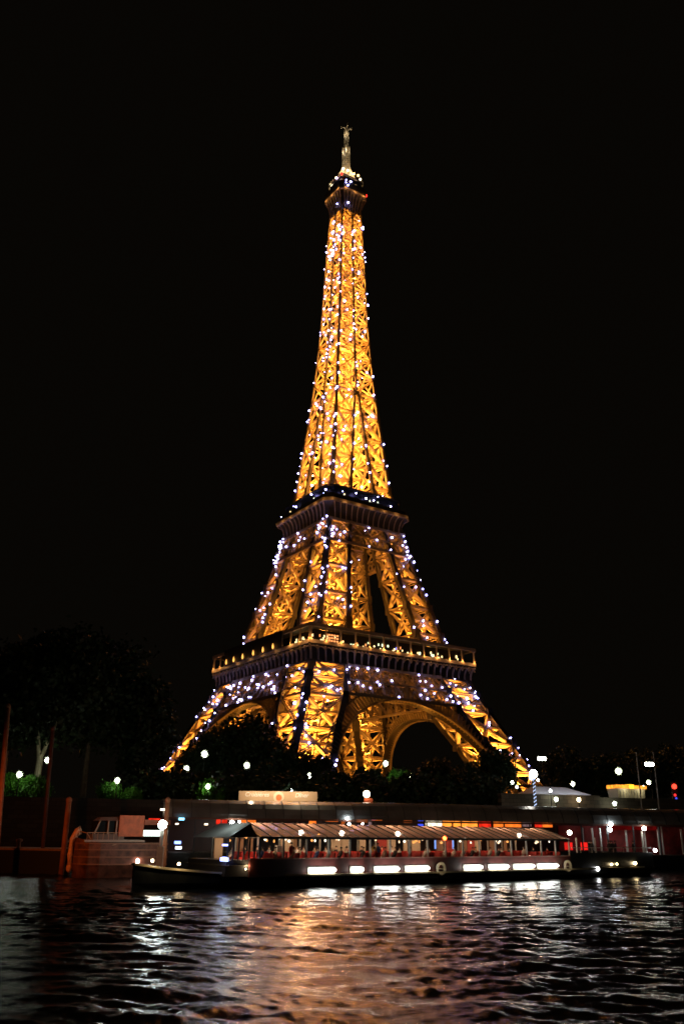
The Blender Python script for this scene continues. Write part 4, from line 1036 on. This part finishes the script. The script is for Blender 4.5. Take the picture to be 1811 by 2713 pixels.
# stern rails and lights
g = G()
for k in range(9):
    x = ca_ + (stern - ca_) * k / 8; g.tube([(x, .2, 2.76), (x, .2, 3.3)], .04, 6)
for z in (3.3,): g.tube([(ca_, .2, z), (stern - .5, .2, z)], .045, 6)
g.build('stern_rail', PALE, B1)
for u, v, r, c in ((1581, 2302, .28, 'white'), (1618, 2290, .16, 'warm'), (1632, 2289, .13, 'warm'), (1680, 2287, .24, 'warm'), (1803, 2253, .26, 'white')):
    x, z = b1(min(u, 1733), v); g = G(); g.ball((x, -.05, z), r * .8, n=8); g.build('stern_light', emis('stern_' + c, {'white': (1, 1, 1), 'warm': (1, .75, .4)}[c], 22), B1, True)
for u in (1540, 1590): g = G(); x, _ = b1(u); g.tube([(x, .6, 1), (x, .6, 4.4)], .09, 7); g.build('awning_post', PALE, B1)

# passengers: one continuous body each, skinned on a skeleton
SKIN = mat('skin', (.55, .36, .26), .6)
def body_mesh(pose):
    if pose == 'sit':
        J = [(0, 0, .5), (0, 0, .78), (0, 0, 1.02), (0, 0, 1.12), (.02, 0, 1.26), (0, .2, .98), (.12, .26, .72), (.34, .2, .66), (0, -.2, .98), (.12, -.26, .72), (.34, -.2, .66), (.42, .11, .52), (.46, .11, .1), (.42, -.11, .52), (.46, -.11, .1)]
    else:
        J = [(0, 0, .95), (0, 0, 1.2), (0, 0, 1.42), (0, 0, 1.5), (.02, 0, 1.64), (0, .2, 1.38), (.03, .26, 1.1), (.12, .24, .88), (0, -.2, 1.38), (.03, -.26, 1.1), (.12, -.24, .88), (.02, .11, .5), (0, .12, .05), (.02, -.11, .5), (0, -.12, .05)]
    Eg = [(0, 1), (1, 2), (2, 3), (3, 4), (2, 5), (5, 6), (6, 7), (2, 8), (8, 9), (9, 10), (0, 11), (11, 12), (0, 13), (13, 14)]
    Rr = [.16, .15, .14, .055, .105, .07, .05, .04, .07, .05, .04, .085, .055, .085, .055]
    me = bpy.data.meshes.new('person'); me.from_pydata(J, Eg, []); o = bpy.data.objects.new('p', me); COL.objects.link(o)
    md = o.modifiers.new('s', 'SKIN')
    for i, r in enumerate(Rr): me.skin_vertices[0].data[i].radius = (r, r)
    me.skin_vertices[0].data[0].use_root = True
    s2 = o.modifiers.new('b', 'SUBSURF'); s2.levels = 1; s2.render_levels = 1
    bpy.context.view_layer.update()
    m2 = bpy.data.meshes.new_from_object(o.evaluated_get(bpy.context.evaluated_depsgraph_get())); bpy.data.objects.remove(o)
    zn = 1.07 if pose == 'sit' else 1.46
    m2.materials.clear(); m2.materials.append(SKIN); m2.materials.append(SKIN)
    for p in m2.polygons:
        c = p.center; p.material_index = 0 if c.z > zn else 1; p.use_smooth = True
    m2.name = 'person'; return m2
SIT, STAND = body_mesh('sit'), body_mesh('stand')
CL = [mat('cloth_%s' % n, c, .8) for n, c in (('white', (.6, .58, .55)), ('dark', (.03, .03, .035)), ('red', (.5, .05, .04)), ('blue', (.06, .12, .35)), ('yellow', (.8, .45, .03)), ('beige', (.45, .35, .25)))]
CN = ['white', 'dark', 'red', 'blue', 'yellow', 'beige']
HAIR = [mat('hair_brown', (.05, .03, .02), .7), mat('hair_fair', (.25, .16, .08), .7)]
def hair_mesh(zc):
    g = G(); g.lathe((-.02, 0, zc), [(.125, .0), (.125, .05), (.10, .1), (.05, .135), (.01, .14)], 10); return g
HM = {}
def person(pose, x, y, z, rz, ci, label, group):
    me = SIT if pose == 'sit' else STAND
    e = bpy.data.objects.new('person', me); COL.objects.link(e)
    ca, sa = math.cos(B1A), math.sin(B1A)
    e.location = (B1P[0] + x * ca - y * sa, B1P[1] + x * sa + y * ca, z); e.rotation_euler = (0, 0, B1A + rz)
    e.material_slots[1].link = 'OBJECT'; e.material_slots[1].material = CL[ci]
    if pose not in HM: HM[pose] = hair_mesh(1.28 if pose == 'sit' else 1.66).build('hair', HAIR[0]); h = HM[pose]
    else: h = HM[pose].copy(); COL.objects.link(h)
    h.parent = e; tag(e, label, 'person', group)
pr = random.Random(5)
for k in range(44):
    x = cf + 1.5 + (ca_ - cf - 3) * (k % 29) / 29 + .05; y = pr.choice((1.0, 1.9)) if k < 29 else pr.choice((6.2, 7.0)); ci = pr.choice((0, 0, 1, 1, 2, 3, 5))
    person('sit', x - .12, y, 1.95, math.pi, ci, 'seated passenger in %s clothes behind the tour boat windows' % CN[ci], 'passengers seated under the canopy in %s' % CN[ci])
x, _ = b1(1012); person('stand', x, 1.2, 1.95, -1.6, 4, 'standing passenger in yellow top behind the tour boat window', None)
x, _ = b1(792); person('stand', x, 1.2, 1.95, -1.6, 2, 'standing person in red top at the front of the canopied saloon', None)
x, _ = b1(1030); person('stand', x, 1.6, 1.95, -1.6, 3, 'standing passenger in blue beside the one in yellow', None)
for k, u in enumerate((1580, 1598, 1617, 1634, 1655, 1678, 1697, 1712)):
    x, _ = b1(u); person('stand', x, 1.0 + (k % 3) * .8, 2.31, -1.2 + k * .5, 1, 'dark clad person standing on the open stern deck', 'people standing on the stern deck')

# ================================================================== LEFT: PONTOON, BARGE, PILES
a_ = at(-60, 2240, 104); b_ = at(192, 2243, 100)
e = empty('pontoon', (b_.x, b_.y, 0), math.atan2(a_.y - b_.y, a_.x - b_.x) + math.pi, 'low dark pontoon with an orange lit deck at left', 'pontoon'); L = 40
g = G(); g.span((-L, 0, -.5), (0, 7, 2.4)); g.build('float', mat('pontoon_black', (.012, .011, .010), .6), e)
g = G(); g.span((-L, -.05, 2.41), (.05, 7.05, 2.62)); g.build('deck', mat('pontoon_deck', (.30, .18, .12), .7, 0, .3, 2), e)
for x in (-1.6, -7.8):
    g = G(); g.lathe((x, 1, 2.62), [(.28, 0), (.22, .2), (.22, .6), (.36, .7), (.36, .9), (.1, 1.0)], 10); g.build('bollard', WOOD_O, e)
# piles
def pile(u0, v0, u1, v1, Y, r, label, m_=WOOD_O):
    t_ = at(u0, v0, Y); b_ = at(u1, v1, Y)
    e = empty('mooring_pile', (b_.x, b_.y, -.5), 0, label, 'pile', 'rusty mooring piles')
    g = G(); g.tube([(0, 0, 0), ((t_.x - b_.x), 0, t_.z + .5)], r, 12); g.build('post', m_, e, True)
    g = G(); g.lathe((t_.x - b_.x, 0, t_.z + .5), [(r * 1.15, -.25), (r * 1.15, 0), (r * .8, .15), (.03, .25)], 12); g.build('cap', m_, e)
RUST = mat('rust_steel', (.42, .16, .07), .7, 0, .3, 1.2, bump=.2)
pile(22, 1870, 2, 2225, 96, .27, 'thick tall orange lit pile at the left edge', RUST)
pile(141, 1930, 119, 2232, 103, .22, 'tall thin dim rusty pile beside the forked trunk', mat('old_steel', (.10, .045, .03), .7, 0, .4, 1.5))
pile(184, 2117, 172, 2240, 99.5, .30, 'short orange lit pile at the end of the pontoon', RUST)
pile(445, 2118, 436, 2260, 96, .24, 'orange lit pile rising at the left end of the dark glass boat', RUST)
# barge
p0 = at(205, 2260, 93); BG = empty('moored_barge', (p0.x, p0.y, 0), math.radians(24), 'old wooden barge with rounded orange lit bow and small wheelhouse', 'boat'); BG.scale = (.72, 1, 1)
WD = mat('barge_planks', (.13, .05, .03), .65, 0, .75, .9, bump=.5)
rings = []
for x, hb, zt in ((0, .35, 3.9), (.5, 1.3, 3.75), (1.6, 2.3, 3.5), (3.2, 2.7, 3.35), (9, 2.7, 3.3), (13, 2.4, 3.4)):
    rings.append([(x + .25, 2.7 - hb * .55, -.5), (x + .25, 2.7 + hb * .55, -.5), (x, 2.7 + hb, 1.2), (x, 2.7 + hb, zt), (x, 2.7 - hb, zt), (x, 2.7 - hb, 1.2)])
g = G(); g.loft(rings); g.build('hull', WD, BG)
g = G(); g.tube([(-.35, 2.7, .9), (-.42, 2.7, 2.2), (-.3, 2.7, 3.6), (.15, 2.7, 4.35), (.7, 2.7, 4.6)], .46, 12); g.ball((-.35, 2.7, .9), .46, n=10); g.build('stem_fender', mat('fender_rope', (.85, .45, .25), .7, 0, .2, 4), BG, True)
g = G()
for z in (1.3, 2.0, 2.7, 3.3):
    for (r0, r1) in zip(rings[:-1], rings[1:]):
        g.beam((r0[4][0], r0[4][1] - .03, z), (r1[4][0], r1[4][1] - .03, z), .12, .12, (0, 0, 1))
g.beam((1.0, .9, 3.2), (4.5, -.08, 1.4), .1, .08); g.beam((.6, 1.3, 1.3), (3.2, -.05, 2.9), .1, .08)
g.build('rubbing_strake', mat('strake_wood', (.26, .11, .06), .6), BG)
g = G(); g.span((.9, .35, 3.45), (9.5, 5.0, 3.65)); g.build('deck', mat('barge_deck', (.42, .30, .23), .6), BG)
g = G(); g.span((2.0, .9, 3.66), (6.6, 4.4, 4.2)); g.build('cabin', mat('barge_cabin', (.20, .12, .09), .6), BG)
g = G(); g.loft([[(2.6, 1.0, 5.55), (6.8, 1.0, 5.55), (6.8, 4.3, 5.55), (2.6, 4.3, 5.55)], [(3.2, 1.3, 5.9), (6.6, 1.3, 5.95), (6.6, 4.0, 5.95), (3.2, 4.0, 5.9)]]); g.build('wheelhouse_roof', mat('barge_cabin', (.20, .12, .09), .6), BG)
g = G()
for x, tx in ((2.3, .7), (4.2, 0), (5.4, 0)): g.beam((x, 1.05, 4.2), (x + tx, 1.05, 5.55), .26, .16)
g.build('wheelhouse_post', mat('barge_post', (.38, .27, .2), .6), BG)
g = G(); g.span((2.4, 1.3, 4.21), (6.4, 4.0, 5.5)); g.build('wheelhouse_glass', mat('dark_pane', (.02, .02, .02), .1), BG)
g = G(); g.span((5.7, .7, 4.0), (9.3, .95, 6.1)); g.build('side_board', mat('orange_board', (.62, .13, .035), .6, 0, .2, 2), BG)
g = G(); g.span((9.35, .6, 5.2), (13.2, 3.8, 5.7)); g.build('awning', mat('awning_rust', (.4, .12, .06), .7), BG)
g = G(); g.span((9.4, .8, 4.05), (13.0, 1.0, 4.65)); g.build('lit_window', emis('barge_window', (.85, 1, .88), 2.2), BG)
g = G()
for k in range(7): g.tube([(1.2 + k * .75, .45 - .04 * k, 3.66), (1.2 + k * .75, .45 - .04 * k, 4.35)], .04, 6)
g.tube([(1.2, .45, 4.35), (5.7, .2, 4.35)], .04, 6); g.tube([(.3, 2.7, 4.5), (1.2, .6, 4.3), (3.4, .1, 1.9)], .05, 6); g.tube([(.2, 2.6, 3.8), (2.2, .3, 2.6), (5.6, -.05, 3.3)], .045, 6)
g.build('rail_and_rope', mat('rope', (.5, .3, .18), .8), BG)
x = 8.6; g = G(); g.ball((x, -.15, 1.6), .26, n=8); g.build('lamp', emis('barge_lamp', (1, .72, .62), 20), BG, True)
# lamp on post between barge and boat
p = at(431, 2185, 90); e = empty('deck_lamp_post', (p.x, p.y, -.4), 0, 'white lamp on a pale post at the left end of the dark glass boat', 'lamp'); hz = p.z + .4
g = G(); g.tube([(0, 0, 0), (0, 0, hz - .35)], .17, 10); g.box((0, 0, 2.4), (.6, .5, 2.3)); g.build('post', PALE, e)
g = G(); g.ball((0, 0, hz), .42, n=10); g.build('globe', emis('lamp_dock', (.86, 1, .95), 80), e, True)
# sodium lamp post on the pontoon beyond the left edge of the picture, lighting barge and piles
e = empty('quay_lamp', (-36, 78, -.5), 0, 'orange sodium lamp on a pile left of the pontoon', 'lamp')
g = G(); g.tube([(0, 0, 0), (0, 0, 7)], .2, 10); g.build('post', RUST, e)
ld = bpy.data.lights.new('sodium_spot', 'SPOT'); ld.energy = 3600; ld.color = (1, .21, .03); ld.spot_size = math.radians(95); ld.spot_blend = .6; ld.shadow_soft_size = .2
o = bpy.data.objects.new('sodium_spot', ld); COL.objects.link(o); o.parent = e; o.location = (0, 0, 7.3)
dv = Vector((-28, 97, 2.5)) - Vector((-36, 78, 6.8)); o.rotation_euler = dv.to_track_quat('-Z', 'Y').to_euler()
